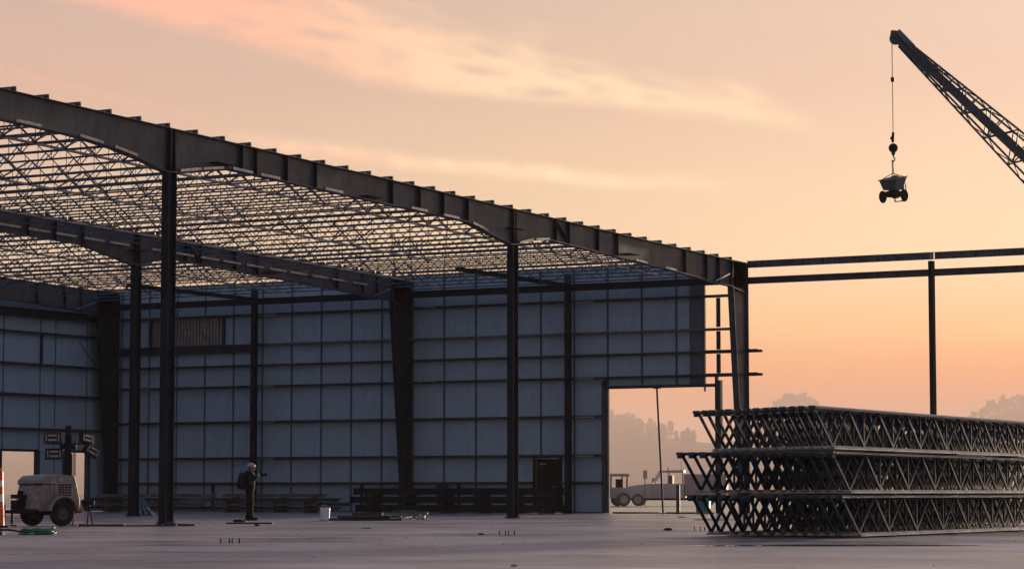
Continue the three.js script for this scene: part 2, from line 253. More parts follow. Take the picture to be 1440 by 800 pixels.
// ---------------------------------------------------------------- open web joists
const JL = 15.14, JD = 0.74, joistParts = {};
{
  const topS = [[-0.055, -0.05], [-0.06, -0.018], [-0.042, 0], [0.042, 0], [0.06, -0.018], [0.055, -0.05], [0.022, -0.058], [-0.022, -0.058]], botS = [[-0.066, 0], [0.066, 0], [0.066, 0.01], [0.02, 0.06], [-0.02, 0.06], [-0.066, 0.01]];
  const slim = (sec, k) => sec.map(([z, y]) => [z * 0.66, y * k]);
  joistParts.top = prism(topS, JL); joistParts.topSlim = prism(slim(topS, 0.9), JL); joistParts.bottomSlim = prism(slim(botS, 0.75), JL - 1.7).translate(0.85, -JD + 0.02, 0);
  joistParts.seat = [span(0.0, 0.14, -0.113, -0.051, -0.04, 0.04), span(JL - 0.14, JL, -0.113, -0.051, -0.04, 0.04)];
  joistParts.bottom = prism(botS, JL - 1.7).translate(0.85, -JD, 0);
  const n = 9, x0 = 0.95, P = (JL - 2 * x0) / n, diag = [], bt = -JD + 0.05, tp = -0.06;
  diag.push([0.16, tp, x0, bt]); diag.push([JL - 0.16, tp, JL - x0, bt]);
  for (let i = 0; i < n; i++) { const a = x0 + i * P, m = a + P / 2; diag.push([a, bt, m, tp]); diag.push([m, tp, a + P, bt]); }
  const vert = []; for (let i = 1; i < n; i++) vert.push(x0 + i * P);
  joistParts.diag = diag.map(([a, b, c, d], k) => bar(V(a, b, k % 2 ? 0.008 : -0.008), V(c, d, k % 2 ? 0.008 : -0.008), 0.023, 0.026));
  joistParts.vert = vert.map((x) => bar(V(x, bt, 0), V(x, tp, 0), 0.015));
  joistParts.diagHeavy = diag.map(([a, b, c, d], k) => bar(V(a, b, k % 2 ? 0.01 : -0.01), V(c, d, k % 2 ? 0.01 : -0.01), 0.05, 0.03));
  joistParts.vertHeavy = vert.map((x) => bar(V(x, bt, 0), V(x, tp, 0), 0.03));
}
function makeJoist(full, label, group) {
  const t = thing('bar_joist', label, 'joist', [0, 0, 0], 0, group);
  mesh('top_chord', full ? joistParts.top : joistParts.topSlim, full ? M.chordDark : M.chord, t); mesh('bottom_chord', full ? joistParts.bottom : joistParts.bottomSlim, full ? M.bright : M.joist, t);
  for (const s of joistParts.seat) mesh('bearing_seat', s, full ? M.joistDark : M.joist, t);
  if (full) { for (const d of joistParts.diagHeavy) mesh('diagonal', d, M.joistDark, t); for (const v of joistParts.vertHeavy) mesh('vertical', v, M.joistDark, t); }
  else { const w = mesh('web_bars', [...joistParts.diag, ...joistParts.vert], M.joist, t); w.userData.kind = 'stuff'; }
  return t;
}
const zJ = (k) => 1.40 - 1.2195 * k;
{
  const LA = 'open web steel joist between the outer rafter and the middle rafter', LB = 'open web steel joist between the middle rafter and the end wall';
  const j0 = makeJoist(false, LA, 'roof joists of the outer bay'), place = (x, k, o) => { const z = zJ(k); o.position.set(x, roofY(z) + 0.115, z); };
  let first = true;
  for (let k = -8; k <= 30; k++) { const o = first ? j0 : copyOf(j0); first = false; place(-BAY + 0.10, k, o); o.scale.set((BAY + 0.02) / JL, 1, 0.74); o.userData = { ...j0.userData }; }
  for (let k = 2; k <= 29; k++) { const o = copyOf(j0, null, undefined, LB, 'roof joists of the inner bay'); place(-2 * BAY + 0.05, k, o); o.scale.set((BAY - 0.04) / JL, 1, 0.74); }
}
// bridging lines that tie the joists together, with crossed angles between neighbours
for (const [x, y, z1, z0, lbl] of [[-2.35, -0.59, 9, -34.5, 'long thin bridging angle under the joists close to the outer rafter'], [-7.6, -0.59, 9, -26, 'long thin bridging angle under the middle of the outer bay joists'], [-12.2, -0.59, 6, -34.5, 'long thin bridging angle under the joists close to the middle rafter'], [-19.5, -0.59, -2, -34.5, 'long thin bridging angle under the inner bay joists beyond the middle rafter'], [-25.6, -0.59, -4, -34.5, 'long thin bridging angle under the inner bay joists towards the end wall']]) {
  const t = thing('joist_bridging', lbl, 'bridging', [x, 0, 0], 0, 'joist bridging lines');
  mesh('angle', bar(V(0, roofY(z1) + y, z1), V(0, roofY(z0) + y, z0), 0.07, 0.06), M.galv, t);
  const xs = []; for (let k = -6; k < 29; k++) { const a = zJ(k), b = zJ(k + 1); if (a > z1 || b < z0 || k % 3 === 1) continue; xs.push(bar(V(0.03, roofY(a) + 0.06, a), V(0.03, roofY(b) - 0.55, b), 0.04), bar(V(-0.03, roofY(a) - 0.55, a), V(-0.03, roofY(b) + 0.06, b), 0.04)); }
  const m = mesh('cross_angles', xs, M.girtLight, t); m.userData.kind = 'stuff';
}
for (const [x, w] of [[-0.5 * BAY, 'black door'], [-1.5 * BAY, 'louvre']]) single('roof_strut', join(iBeam(0.14, 0.16, 0.012, 0.01, 8.7)).rotateY(Math.PI / 2).translate(x, 8.95, ZW + 9.1).translate(0, 0, 0), M.column, 'dark strut below the joists reaching out from the wall column near the ' + w, 'strut', 'roof struts');
// kicker braces from the column heads up to the joists
for (const [x, z, w] of [[0, 0, 'with the plank at its foot'], [0, -COL, 'in front of the stacked beams'], [-BAY, -COL, 'with the blue sheet at its foot']]) single('kicker_brace', bar(V(x + 0.0, bottomY(z) - 0.06, z - 0.19), V(x - 1.25, roofY(z - 1.2) - 0.6, z - 1.22), 0.07), M.joist, 'slanted brace from the head of the column ' + w, 'brace', 'kicker braces');

// ---------------------------------------------------------------- clad wall along z = ZW
const WX0 = -31.12, WX1 = -1.85, WTOP = 9.75, PZ = ZW - 0.24;
const DOOR = [-9.35, -8.19, 2.26], GATE = [-6.17, 4.93];
const girtRows = [8.41, 7.12, 6.24, 5.34, 3.82, 2.28, 1.21];
{
  const t = thing('clad_wall', 'long blue grey clad wall with horizontal girts behind the steel columns', 'wall', [0, 0, 0]);
  const seams = [WX0]; for (let x = -30.2; x < WX1 - 0.4; x += 1.509) seams.push(x); seams.push(WX1);
  const g = 0.055;
  const panel = (x0, x1, y0, y1, dz = 0) => { if (x1 - x0 > 0.05 && y1 - y0 > 0.05) mesh('wall_panel', span(x0, x1, y0, y1, PZ - 0.05 + dz, PZ + dz), M.facing, t); };
  for (let i = 0; i < seams.length - 1; i++) {
    const x0 = seams[i] + g, x1 = seams[i + 1] - g, dz = rr(-0.006, 0.006);
    const rows = [[0.02, 1.21], [1.21, 2.28], [2.28, 3.82], [3.82, 5.34], [5.34, 6.24], [6.24, 7.12], [7.12, 8.41], [8.41, WTOP]];
    for (const [a, b] of rows) {
      let X0 = x0, X1 = x1, A = a, B = b;
      if (b <= 4.95 || a < 4.9) { if (X0 > GATE[0] - 0.06 && a < GATE[1]) { if (b <= GATE[1] + 0.01) continue; A = GATE[1] + 0.01; } else if (X1 > GATE[0] && a < GATE[1]) X1 = GATE[0] - 0.06; }
      if (b <= 2.3 && X1 > DOOR[0] - 0.08 && X0 < DOOR[1] + 0.08) { panel(X0, Math.min(X1, DOOR[0] - 0.08), A + 0.01, B - 0.01, dz); panel(Math.max(X0, DOOR[1] + 0.08), X1, A + 0.01, B - 0.01, dz); continue; }
      if (a === 7.12 && X1 > -28.5 && X0 < -24.7) { panel(X0, Math.min(X1, -28.52), A + 0.01, B - 0.01, dz); panel(Math.max(X0, -24.66), X1, A + 0.01, B - 0.01, dz); continue; }
      panel(X0, X1, A + 0.008, B - 0.008, dz + rr(-0.003, 0.003));
    }
  }
  // dark sheet behind the joints, in lengths that leave the openings free
  mesh('backing_sheet', [span(WX0, -28.5, 0.02, WTOP - 0.01, PZ - 0.09, PZ - 0.06), span(-28.5, -24.68, 0.02, 7.1, PZ - 0.09, PZ - 0.06), span(-28.5, -24.68, 8.42, WTOP - 0.01, PZ - 0.09, PZ - 0.06), span(-24.68, DOOR[0] - 0.02, 0.02, WTOP - 0.01, PZ - 0.09, PZ - 0.06), span(DOOR[0] - 0.02, DOOR[1] + 0.02, 2.28, WTOP - 0.01, PZ - 0.09, PZ - 0.06), span(DOOR[1] + 0.02, GATE[0] - 0.02, 0.02, WTOP - 0.01, PZ - 0.09, PZ - 0.06), span(GATE[0] - 0.02, WX1 - 0.01, GATE[1] + 0.02, WTOP - 0.01, PZ - 0.09, PZ - 0.06)], M.seam, t);
  mesh('wall_coping', span(WX0, WX1, WTOP, WTOP + 0.03, PZ - 0.14, PZ + 0.03), M.girtLight, t);
  mesh('corner_trim', span(WX1 - 0.02, WX1 + 0.02, GATE[1] - 0.2, WTOP, PZ - 0.11, PZ + 0.01), M.girt, t);
  mesh('corner_trim', span(WX1 - 0.62, WX1 - 0.025, GATE[1] + 0.02, WTOP - 0.02, PZ + 0.01, PZ + 0.02), M.seam, t);
  const zs = (y, x0, x1, m, h = 0.085) => mesh('girt', [span(x0, x1, y - h / 2, y + h / 2, PZ + 0.205, PZ + 0.211), span(x0, x1, y + h / 2 - 0.006, y + h / 2, PZ + 0.02, PZ + 0.205), span(x0, x1, y - h / 2 - 0.012, y + h / 2 - 0.006, PZ + 0.012, PZ + 0.02)], m, t);
  for (const y of girtRows) {
    const low = y < 4.9, xe = low ? GATE[0] - 0.02 : y < 6.5 ? 0.62 : -0.2, light = y === 7.12;
    const cuts = [WX0, -22.4, -14.6, -7.2, xe];
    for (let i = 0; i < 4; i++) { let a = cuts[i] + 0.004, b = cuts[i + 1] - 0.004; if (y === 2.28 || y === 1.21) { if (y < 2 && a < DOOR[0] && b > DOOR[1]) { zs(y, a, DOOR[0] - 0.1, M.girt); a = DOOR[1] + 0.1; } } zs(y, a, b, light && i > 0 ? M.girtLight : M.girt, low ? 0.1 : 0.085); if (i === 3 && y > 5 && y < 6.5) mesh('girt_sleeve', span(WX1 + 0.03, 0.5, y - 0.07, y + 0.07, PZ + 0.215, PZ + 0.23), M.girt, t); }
  }
  zs(4.98, GATE[0] + 0.06, -1.25, M.girt, 0.07);
  // header over the louvre and its sill beam
  mesh('louvre_sill', span(-30.2, -22.9, 6.8, 7.06, PZ + 0.005, PZ + 0.14), M.girt, t);
  for (const x of [-28.55, -24.64]) mesh('louvre_jamb', span(x - 0.04, x + 0.04, 7.17, 8.36, PZ + 0.0, PZ + 0.12), M.girt, t);
  const lv = mesh('louvre', span(-28.5, -24.69, 7.15, 8.38, PZ - 0.05, PZ - 0.035), M.bronze, t);
  for (let i = 0; i < 22; i++) mesh('louvre_fin', span(-28.48 + i * 0.1722, -28.48 + i * 0.1722 + 0.085, 7.16, 8.37, PZ - 0.034, PZ + 0.03), M.bronze, lv);
  // big doorway: jambs and head
  mesh('gate_jamb', span(GATE[0] - 0.06, GATE[0] + 0.02, 0.01, GATE[1] + 0.3, PZ - 0.08, PZ + 0.2), M.girt, t);
  mesh('gate_jamb_trim', span(GATE[0] + 0.02, GATE[0] + 0.12, 0.01, GATE[1] - 0.02, PZ - 0.14, PZ - 0.06), M.galv, t);
  mesh('gate_head', span(GATE[0] - 0.02, -1.3, GATE[1] - 0.03, GATE[1] + 0.03, PZ - 0.06, PZ + 0.16), M.girt, t);
  mesh('gate_post', [span(-1.24, -1.08, 0.01, 5.14, PZ + 0.0, PZ + 0.19)], M.girt, t);
  mesh('gate_post', span(-1.33, -1.25, 0.01, 5.28, PZ - 0.02, PZ + 0.17), M.column, t);
  for (const [a, b] of [[5.42, 6.16], [6.33, 7.04], [7.2, 8.33]]) mesh('stud', [span(-1.24, -1.19, a, b, PZ + 0.02, PZ + 0.2), span(-1.19, -1.06, a, b, PZ + 0.19, PZ + 0.2)], M.girt, t);
  for (const x of [-25.15, -17.55, -12.85]) mesh('lower_stud', span(x - 0.05, x + 0.05, 0.02, 1.16, PZ + 0.0, PZ + 0.12), M.girt, t);
  for (const [x, list] of [[-22.3, [8.36, 5.32, 3.8, 2.26]], [-7.0, [8.37, 5.31, 3.8, 2.26]], [-14.3, [8.4, 5.36]], [-28.9, [5.3]]]) for (const y of list) mesh('girt_lap', span(x - 0.42, x + 0.42, y - 0.03, y + 0.03, PZ + 0.215, PZ + 0.25), M.galv, t);
  mesh('wall_base', [span(WX0, DOOR[0] - 0.1, 0.002, 0.05, PZ + 0.0, PZ + 0.03), span(DOOR[1] + 0.1, GATE[0] - 0.07, 0.002, 0.05, PZ + 0.0, PZ + 0.03)], M.girt, t);
}
{
  const d = thing('service_door', 'black metal door in the clad wall with a small pale sign', 'door', [(DOOR[0] + DOOR[1]) / 2, 0, PZ]);
  mesh('door_leaf', span(-0.5, 0.5, 0.02, 2.17, -0.03, 0.02), M.black, d);
  for (const s of [-1, 1]) mesh('door_frame', span(s * 0.58 - 0.07, s * 0.58 + 0.07, 0.01, 2.24, -0.05, 0.06), M.black, d); mesh('door_frame', span(-0.51, 0.51, 2.175, 2.24, -0.05, 0.06), M.black, d);
  mesh('sign', span(-0.36, -0.06, 1.93, 2.0, 0.021, 0.027), M.rimGrey, d); mesh('handle', [span(0.36, 0.4, 1.03, 1.07, 0.02, 0.09), span(0.26, 0.4, 1.035, 1.065, 0.085, 0.1)], M.galv, d);
}
// ---------------------------------------------------------------- end wall along x = -31
{
  const t = thing('end_wall', 'blue grey clad end wall with two bright door openings behind the light tower', 'wall', [0, 0, 0]), X = -30.95;
  const ops = [[-29.7, -32.02], [-33.92, -35.42]], oh = 2.55, seams = [6, 4.5]; for (let z = 3; z > -36; z -= 1.5) seams.push(z);
  const cs = [4, 2.2, 0.4, -1.4, -3.2, -5, -6.8, -8.6, -10.4, -12.2, -14, -15.8, -17.6, -19.4, -21.2, -23, -24.8, -26.6, -28.3, -29.85, -32.25, -33.25, -35.4, -36.7];
  for (let i = 0; i < cs.length - 1; i++) for (const [a, b] of [[0.02, 2.55], [2.55, 3.5], [3.5, 4.95], [4.95, 6.25], [6.25, 7.6], [7.6, 8.55]]) {
    const z1 = cs[i] - 0.05, z0 = cs[i + 1] + 0.05;
    const put = (p, q) => { if (p - q > 0.06) mesh('wall_panel', span(X - 0.05, X + rr(-0.004, 0.004), a + 0.008, b - 0.008, q, p), M.facing, t); };
    if (b <= oh) { let segs = [[z1, z0]]; for (const [p, q] of ops) segs = segs.flatMap(([u, v]) => (u <= q || v >= p ? [[u, v]] : [[u, Math.max(v, p)], [Math.min(u, q), v]].filter(([m, n]) => m > n))); segs.forEach(([u, v]) => put(u, v)); } else put(z1, z0);
  }
  mesh('backing_sheet', [span(X - 0.09, X - 0.055, oh, 8.55, -36.93, 6), span(X - 0.09, X - 0.055, 0.02, oh, -29.7, 6), span(X - 0.09, X - 0.055, 0.02, oh, -33.92, -32.02), span(X - 0.09, X - 0.055, 0.02, oh, -36.93, -35.42)], M.seam, t);
  mesh('upper_sheet', span(X - 0.09, X - 0.05, 8.56, 9.7, -36.93, 6), M.facing, t);
  for (const [y, h] of [[7.6, 0.1], [6.25, 0.11], [4.95, 0.12], [3.5, 0.12]]) mesh('girt', [span(X + 0.18, X + 0.19, y - h / 2, y + h / 2, -36.3, 6), span(X + 0.01, X + 0.18, y + h / 2 - 0.01, y + h / 2, -36.3, 6)], M.girt, t);
  mesh('upper_beam', span(X + 0.06, X + 0.3, 8.25, 8.6, -36.0, 6), M.column, t);
  mesh('stud', span(X + 0.02, X + 0.12, 6.32, 7.54, -32.28, -32.2), M.girt, t);
  for (const [p, q] of ops) { for (const z of [p + 0.05, q - 0.06]) mesh('door_jamb', span(X - 0.06, X + 0.14, 0.01, oh + 0.05, z - 0.06, z + 0.06), M.girt, t); mesh('door_head', span(X - 0.06, X + 0.14, oh, oh + 0.1, q - 0.02, p + 0.02), M.column, t); }
  mesh('brace_rod', bar(V(X + 0.1, 7.4, -34.7), V(X + 0.1, 6.35, -35.9), 0.025), M.girt, t);
}
// ---------------------------------------------------------------- joists waiting on the slab, three tiers high
{
  const T = [[0.03, (u) => 10.75 + 0.05 * u, 'bottom'], [0.805, (u) => 11.15 + 0.15 * u, 'middle'], [1.58, (u) => 10.45 + 1.65 * u, 'top']];
  let proto = null;
  T.forEach(([y, end, word]) => {
    for (let i = 0; i < 14; i++) {
      const label = 'grey open web joist in the ' + word + ' tier of the joist stack', group = word + ' tier of stacked joists';
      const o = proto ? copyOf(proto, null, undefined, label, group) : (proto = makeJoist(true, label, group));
      o.userData.label = label; o.userData.group = group;
      o.position.set(19.95 + i * 0.229 + rr(-0.015, 0.015), y + JD, end(i / 13) + rr(-0.05, 0.05)); o.rotation.y = Math.PI / 2 + rr(-0.0012, 0.0012); o.scale.z = 1.22;
    }
    for (const z of [8.6, 5.2, 1.4, -2.0]) single('timber_bearer', span(19.75, 23.15, y === 0.03 ? 0.003 : y - 0.033, y === 0.03 ? 0.028 : y - 0.002, z - 0.05, z + 0.05), M.darkWood, 'thin timber bearer under the ' + word + ' tier of stacked joists', 'timber', 'bearers under the ' + word + ' tier');
  });
}
// ---------------------------------------------------------------- steel lying along the wall
{
  const geo = join(iBeam(0.2, 0.27, 0.016, 0.012, 9.5)); let n = 0;
  for (let r = 0; r < 3; r++) for (let k = 0; k < 3; k++) { const b = single('steel_beam', n++ ? geo : geo, M.column, 'dark steel beam in the ' + ['bottom', 'middle', 'top'][r] + ' row of the beam pile against the wall', 'beam', ['bottom', 'middle', 'top'][r] + ' row of the beam pile'); b.position.set(-16.95 + [0.2, 0, 0.12][r] + rr(-0.05, 0.05), 0.06 + r * 0.335, ZW + 1.0 + k * 0.3); }
  for (let r = 0; r < 3; r++) for (const x of [-16.0, -14.4, -12.6, -10.9, -9.4, -8.0]) single('timber_block', span(x - 0.16, x + 0.16, r ? r * 0.335 - 0.004 : 0.003, r * 0.335 + 0.058, ZW + 0.85, ZW + 1.75), M.darkWood, 'dark timber block between the ' + ['slab and the bottom row', 'bottom and middle rows', 'middle and top rows'][r] + ' of piled beams', 'timber', ['lowest', 'middle', 'upper'][r] + ' blocks of the beam pile');
  single('timber_block', span(-13.05, -12.7, 1.01, 1.2, ZW + 0.9, ZW + 1.3), M.darkWood, 'timber block on top of the piled beams', 'timber');
  const zg = (L) => join([span(0, L, 0, 0.006, 0, 0.2), span(0, L, 0, 0.075, 0, 0.006), span(0, L, -0.07, 0.006, 0.194, 0.2)]);
  const gz = [zg(6.3), zg(5.2), zg(5.9)];
  for (let r = 0; r < 4; r++) for (let k = 0; k < 3; k++) for (const [i, x] of [[0, -30.3], [1, -23.7]]) {
    if (r === 3 && k) continue; const m = single('wall_girt', gz[(r + k + i) % 3], (r + k) % 2 ? M.girtLight : M.girt, ['long loose girt in the lowest layer of the girt pile', 'long loose girt in the second layer of the girt pile', 'long loose girt in the third layer of the girt pile', 'single loose girt lying on top of the girt pile'][r], 'steel girt', ['lowest', 'second', 'third', 'top'][r] + ' layer of the girt pile');
    m.position.set(x + rr(-0.4, 0.6), 0.17 + r * 0.175, ZW + 1.3 + k * 0.34 + rr(-0.03, 0.03));
  }
  for (let r = 0; r < 4; r++) for (const x of [-29.0, -26.4, -22.8, -20.4, -18.9]) single('timber_block', span(x - 0.09, x + 0.09, r ? r * 0.175 + 0.0 : 0.003, r * 0.175 + 0.097, ZW + 1.25, ZW + (r === 3 ? 1.6 : 2.25)), M.wood, ['timber block under the girt pile', 'timber block between the lower girt layers', 'timber block between the upper girt layers', 'timber block under the topmost loose girts'][r], 'timber', 'blocks of the girt pile row ' + ['one', 'two', 'three', 'four'][r]);
}
// pale strap hanging at the end of the beam pile
{ const t = thing('ratchet_strap', 'pale strap and hook hanging beside the slim wall column at the beam pile', 'strap', [-7.62, 0, ZW + 0.62]); mesh('webbing', [bar(V(0, 1.1, 0), V(0.03, 0.62, 0.04), 0.05, 0.006), bar(V(0.03, 0.62, 0.04), V(-0.02, 0.03, 0.02), 0.045, 0.006)], M.rimGrey, t); mesh('buckle', span(-0.05, 0.07, 0.56, 0.68, 0.02, 0.07), M.white, t); mesh('hook', tube([[0, 1.1, 0], [0.04, 1.16, 0], [0.02, 1.22, 0.02], [-0.03, 1.2, 0.02]], 0.012, 12), M.galv, t); }
// blue plastic sheet bunched at a column foot
{
  const g = new THREE.PlaneGeometry(0.75, 0.75, 14, 16), p = g.attributes.position;
  for (let i = 0; i < p.count; i++) { const u = p.getX(i) / 0.75 + 0.5, v = p.getY(i) / 0.75 + 0.5, w = 0.55 * (1 - v * 0.7); p.setXYZ(i, (u - 0.5) * w + 0.25 * (1 - v) + 0.04 * NO.noise(u * 5, v * 3, 1), 0.01 + v * 0.6, 0.12 * Math.sin(u * 17 + v * 3) * (1 - v * 0.6) + 0.1 * NO.noise(u * 6, v * 6, 4)); }
  g.computeVertexNormals(); const m = single('plastic_sheet', g, new THREE.MeshStandardMaterial({ color: new THREE.Color(0.16, 0.24, 0.3), roughness: 0.3, side: THREE.DoubleSide }), 'bunched blue plastic sheet leaning beside the column under the middle rafter', 'plastic sheet'); m.position.set(-14.72, 0, -18.2); m.rotation.y = 0.5;
}
// ---------------------------------------------------------------- floor clutter
single('white_bucket', join([uvm(new THREE.LatheGeometry([[0.001, 0], [0.125, 0], [0.13, 0.01], [0.148, 0.30], [0.153, 0.302], [0.153, 0.325], [0.148, 0.328], [0.15, 0.35], [0.158, 0.352], [0.158, 0.37], [0.14, 0.372], [0.138, 0.33], [0.12, 0.02], [0.001, 0.02]].map(([a, b]) => new THREE.Vector2(a, b)), 28)), new THREE.TorusGeometry(0.155, 0.004, 5, 24, Math.PI).rotateX(0.35).translate(0, 0.31, 0)]), M.white, 'white plastic bucket standing on the slab near the dunnage pile', 'bucket').position.set(-1.49, 0.002, -9.7);
const plank = (L, w, h, p, turn, label, m = M.darkWood) => { const o = single('timber_plank', box(L, h, w, 0, h / 2 + 0.002, 0), m, label, 'plank'); o.position.set(...p); o.rotation.y = turn; return o; };
const SCR = YAW;                                             // direction of the picture's rows on the floor
plank(1.12, 0.14, 0.05, [2.1, 0, 2.25], -0.34, 'dark plank lying across the foot of the column');
plank(1.2, 0.12, 0.045, [1.55, 0, -1.52], SCR, 'dark plank on the slab in front of the person');
{ const t = thing('grinder', 'small red and dark power tool resting on the plank in front of the person', 'power tool', [1.3, 0.05, -1.38], SCR); mesh('body', [new THREE.CapsuleGeometry(0.035, 0.2, 4, 10).rotateZ(Math.PI / 2).translate(0, 0.036, 0), new THREE.CylinderGeometry(0.03, 0.04, 0.05, 12).translate(0.16, 0.04, 0)].map((g) => g.toNonIndexed()), M.black, t); mesh('disc', new THREE.CylinderGeometry(0.06, 0.06, 0.006, 20).translate(0.16, 0.01, 0), M.rimGrey, t); mesh('handle', bar(V(0.1, 0.045, 0), V(0.1, 0.055, 0.13), 0.03, 0.026, 8), M.red, t); }
plank(1.15, 0.16, 0.05, [0.85, 0, 3.7], SCR - 0.15, 'dark plank lying beside the wheel of the light tower');
// dunnage heap
[[1.9, 0.16, 0.07, -0.75, -10.15, 0, 0.02], [1.5, 0.2, 0.08, -0.55, -10.35, 0, 0.2], [1.2, 0.16, 0.07, -0.7, -10.25, 0.075, -0.1], [1.35, 0.15, 0.06, -0.2, -10.5, 0.08, 0.3], [0.9, 0.18, 0.08, -0.45, -10.4, 0.15, -0.2], [0.7, 0.14, 0.06, 0.2, -10.6, 0.0, 0.5]].forEach(([L, w, h, x, z, y, a]) => plank(L, w, h, [x, y, z], SCR + a, 'rough dark timber in the dunnage heap beside the bucket').userData.group = 'timbers of the dunnage heap');
{ // wire tangle
  const gs = []; for (let i = 0; i < 16; i++) { const a = rr(0, 6.28), r = rr(0.1, 0.32), h = rr(0.06, 0.3), cx = rr(-0.4, 0.4); gs.push(tube([0, 1, 2, 3, 4, 5].map((k) => [cx + r * Math.cos(a + k * 1.1) * 1.3, 0.01 + h * Math.abs(Math.sin(k * 0.9 + a)), r * Math.sin(a + k * 1.1)]), 0.008, 30, 5)); }
  const m = single('wire_tangle', gs.map((g) => g).length ? join(gs) : null, M.girtLight, 'loose tangle of wire offcuts beside the dunnage heap', 'wire'); m.position.set(0.62, 0, -11.0); m.rotation.y = SCR; m.userData.group = undefined; delete m.userData.group;
}
// anchor bolts cast into the slab
const boltCluster = (x, z, offs, h, r, where, turn = 0) => { const t = thing('anchor_bolts', where, 'anchor bolts', [x, 0, z], turn); offs.forEach(([a, b]) => { mesh('bolt', new THREE.CylinderGeometry(r, r, h, 10).translate(a, h / 2, b), M.rubber, t); }); return t; };
boltCluster(15.9, 19.57, [[-0.08, 0.08], [0.06, 0.1], [0.09, -0.06], [0.2, -0.09]], 0.082, 0.011, 'four anchor bolts in the slab in front of the person and the plank', SCR);
boltCluster(15.7, 10.05, [[-0.12, 0.0], [0.0, 0.05], [0.06, -0.05], [0.17, 0.0]], 0.085, 0.011, 'four anchor bolts in the slab in front of the beam pile', SCR);
boltCluster(16.6, 3.1, [[-0.12, 0], [0.0, 0.06], [0.1, -0.05], [0.2, 0.03]], 0.085, 0.011, 'four anchor bolts in the slab beside the joist stack', SCR);
const lump = (p, s, label, m = M.rubber) => { const g = new THREE.IcosahedronGeometry(1, 2), q = g.attributes.position; for (let i = 0; i < q.count; i++) { const v = V().fromBufferAttribute(q, i), k = 1 + 0.35 * NO.noise(v.x * 2 + p[0], v.y * 2, v.z * 2); q.setXYZ(i, v.x * s[0] * k, Math.max(0.0, v.y * s[1] * k), v.z * s[2] * k); } g.computeVertexNormals(); const o = single('debris_lump', g, m, label, 'debris'); o.position.set(p[0], 0.002, p[2]); return o; };
lump([15.35, 0, 10.4], [0.07, 0.035, 0.05], 'dark lump of debris beside the bolts in front of the beam pile'); lump([16.0, 0, 3.45], [0.1, 0.06, 0.06], 'dark lump of debris beside the bolts near the joist stack'); lump([16.95, 0, 2.9], [0.05, 0.08, 0.05], 'upright dark lump beside the bolts near the joist stack');
lump([3.9, 0, 1.5], [0.07, 0.06, 0.06], 'dark lump of debris near the plank at the column foot'); lump([26.3, 0, 28.7], [0.045, 0.025, 0.03], 'small pale stone on the open slab', M.rimGrey); lump([8.6, 0, 3.9], [0.14, 0.018, 0.06], 'flat dark scrap on the slab in front of the wire tangle'); lump([3.5, 0, -23.5], [0.16, 0.03, 0.06], 'flat dark scrap on the slab near the big doorway');
single('steel_plate', box(1.15, 0.02, 0.6, 0, 0.014, 0), M.plate, 'grey steel plate lying flat behind the bolts near the joist stack', 'plate').position.set(8.0, 0, -16.4);
// power cable from the light tower
single('power_cable', tube([[-0.2, 0.02, 3.2], [0.6, 0.018, 3.7], [1.6, 0.018, 3.65], [2.2, 0.018, 3.3], [2.5, 0.018, 2.95], [1.95, 0.09, 2.4], [1.6, 0.07, 2.05], [1.2, 0.02, 1.9]], 0.016, 80), M.cable, 'black power cable running over the slab to the column foot', 'cable');
// threshold of the big doorway
[[1.1, -5.2, -37.02, 0.03, M.rimGrey], [0.8, -4.3, -37.0, -0.04, M.galv], [1.3, -2.9, -37.0, 0.02, M.darkWood], [0.9, -1.9, -36.98, 0.05, M.rimGrey], [0.9, -5.3, -36.7, -0.05, M.darkWood]].forEach(([L, x, z, a, m], i) => plank(L, 0.16, 0.06, [x, 0, z], a, ['pale board on the slab edge in the big doorway', 'short bright board on the sill of the big doorway', 'dark board on the doorway sill beside the prop foot', 'pale board on the doorway sill beside the joist stack', 'dark short board close to the doorway jamb'][i], m));
{ const t = thing('door_prop', 'thin dark prop pole leaning in the big doorway', 'pole', [0, 0, 0]); mesh('tube', bar(V(-3.88, 4.88, ZW - 0.2), V(-3.66, 0.03, ZW - 0.25), 0.075, 0.075, 12), M.column, t); mesh('foot_plate', span(-3.8, -3.52, 0.003, 0.03, ZW - 0.38, ZW - 0.12), M.plate, t); mesh('head_plate', span(-4.0, -3.76, 4.872, 4.895, ZW - 0.3, ZW - 0.1), M.column, t); }
single('grey_post', new THREE.CylinderGeometry(0.075, 0.075, 1.28, 18).translate(-3.3, 0.48, -37.5), M.plate, 'short round grey post standing outside the big doorway', 'post');
{ const t = thing('teal_bin', 'teal plastic bin standing outside the doorway behind the joist stack', 'bin', [-2.5, -0.155, -38.1], 0.2); mesh('body', new THREE.CylinderGeometry(0.36, 0.3, 0.72, 4, 1).rotateY(Math.PI / 4).translate(0, 0.36, 0), M.teal, t); mesh('rim', new THREE.CylinderGeometry(0.4, 0.4, 0.06, 4, 1).rotateY(Math.PI / 4).translate(0, 0.74, 0), M.teal, t); for (const x of [-0.16, 0, 0.16]) mesh('rib', box(0.03, 0.6, 0.03, x, 0.36, 0.25), M.teal, t); }
single('hanging_rope', tube([[-0.35, 8.3, ZW + 0.05], [-0.34, 5, ZW + 0.04], [-0.3, 0.05, ZW + 0.06]], 0.008, 20, 5), M.rimGrey, 'thin rope hanging beside the tapered column of the outer rafter', 'rope');

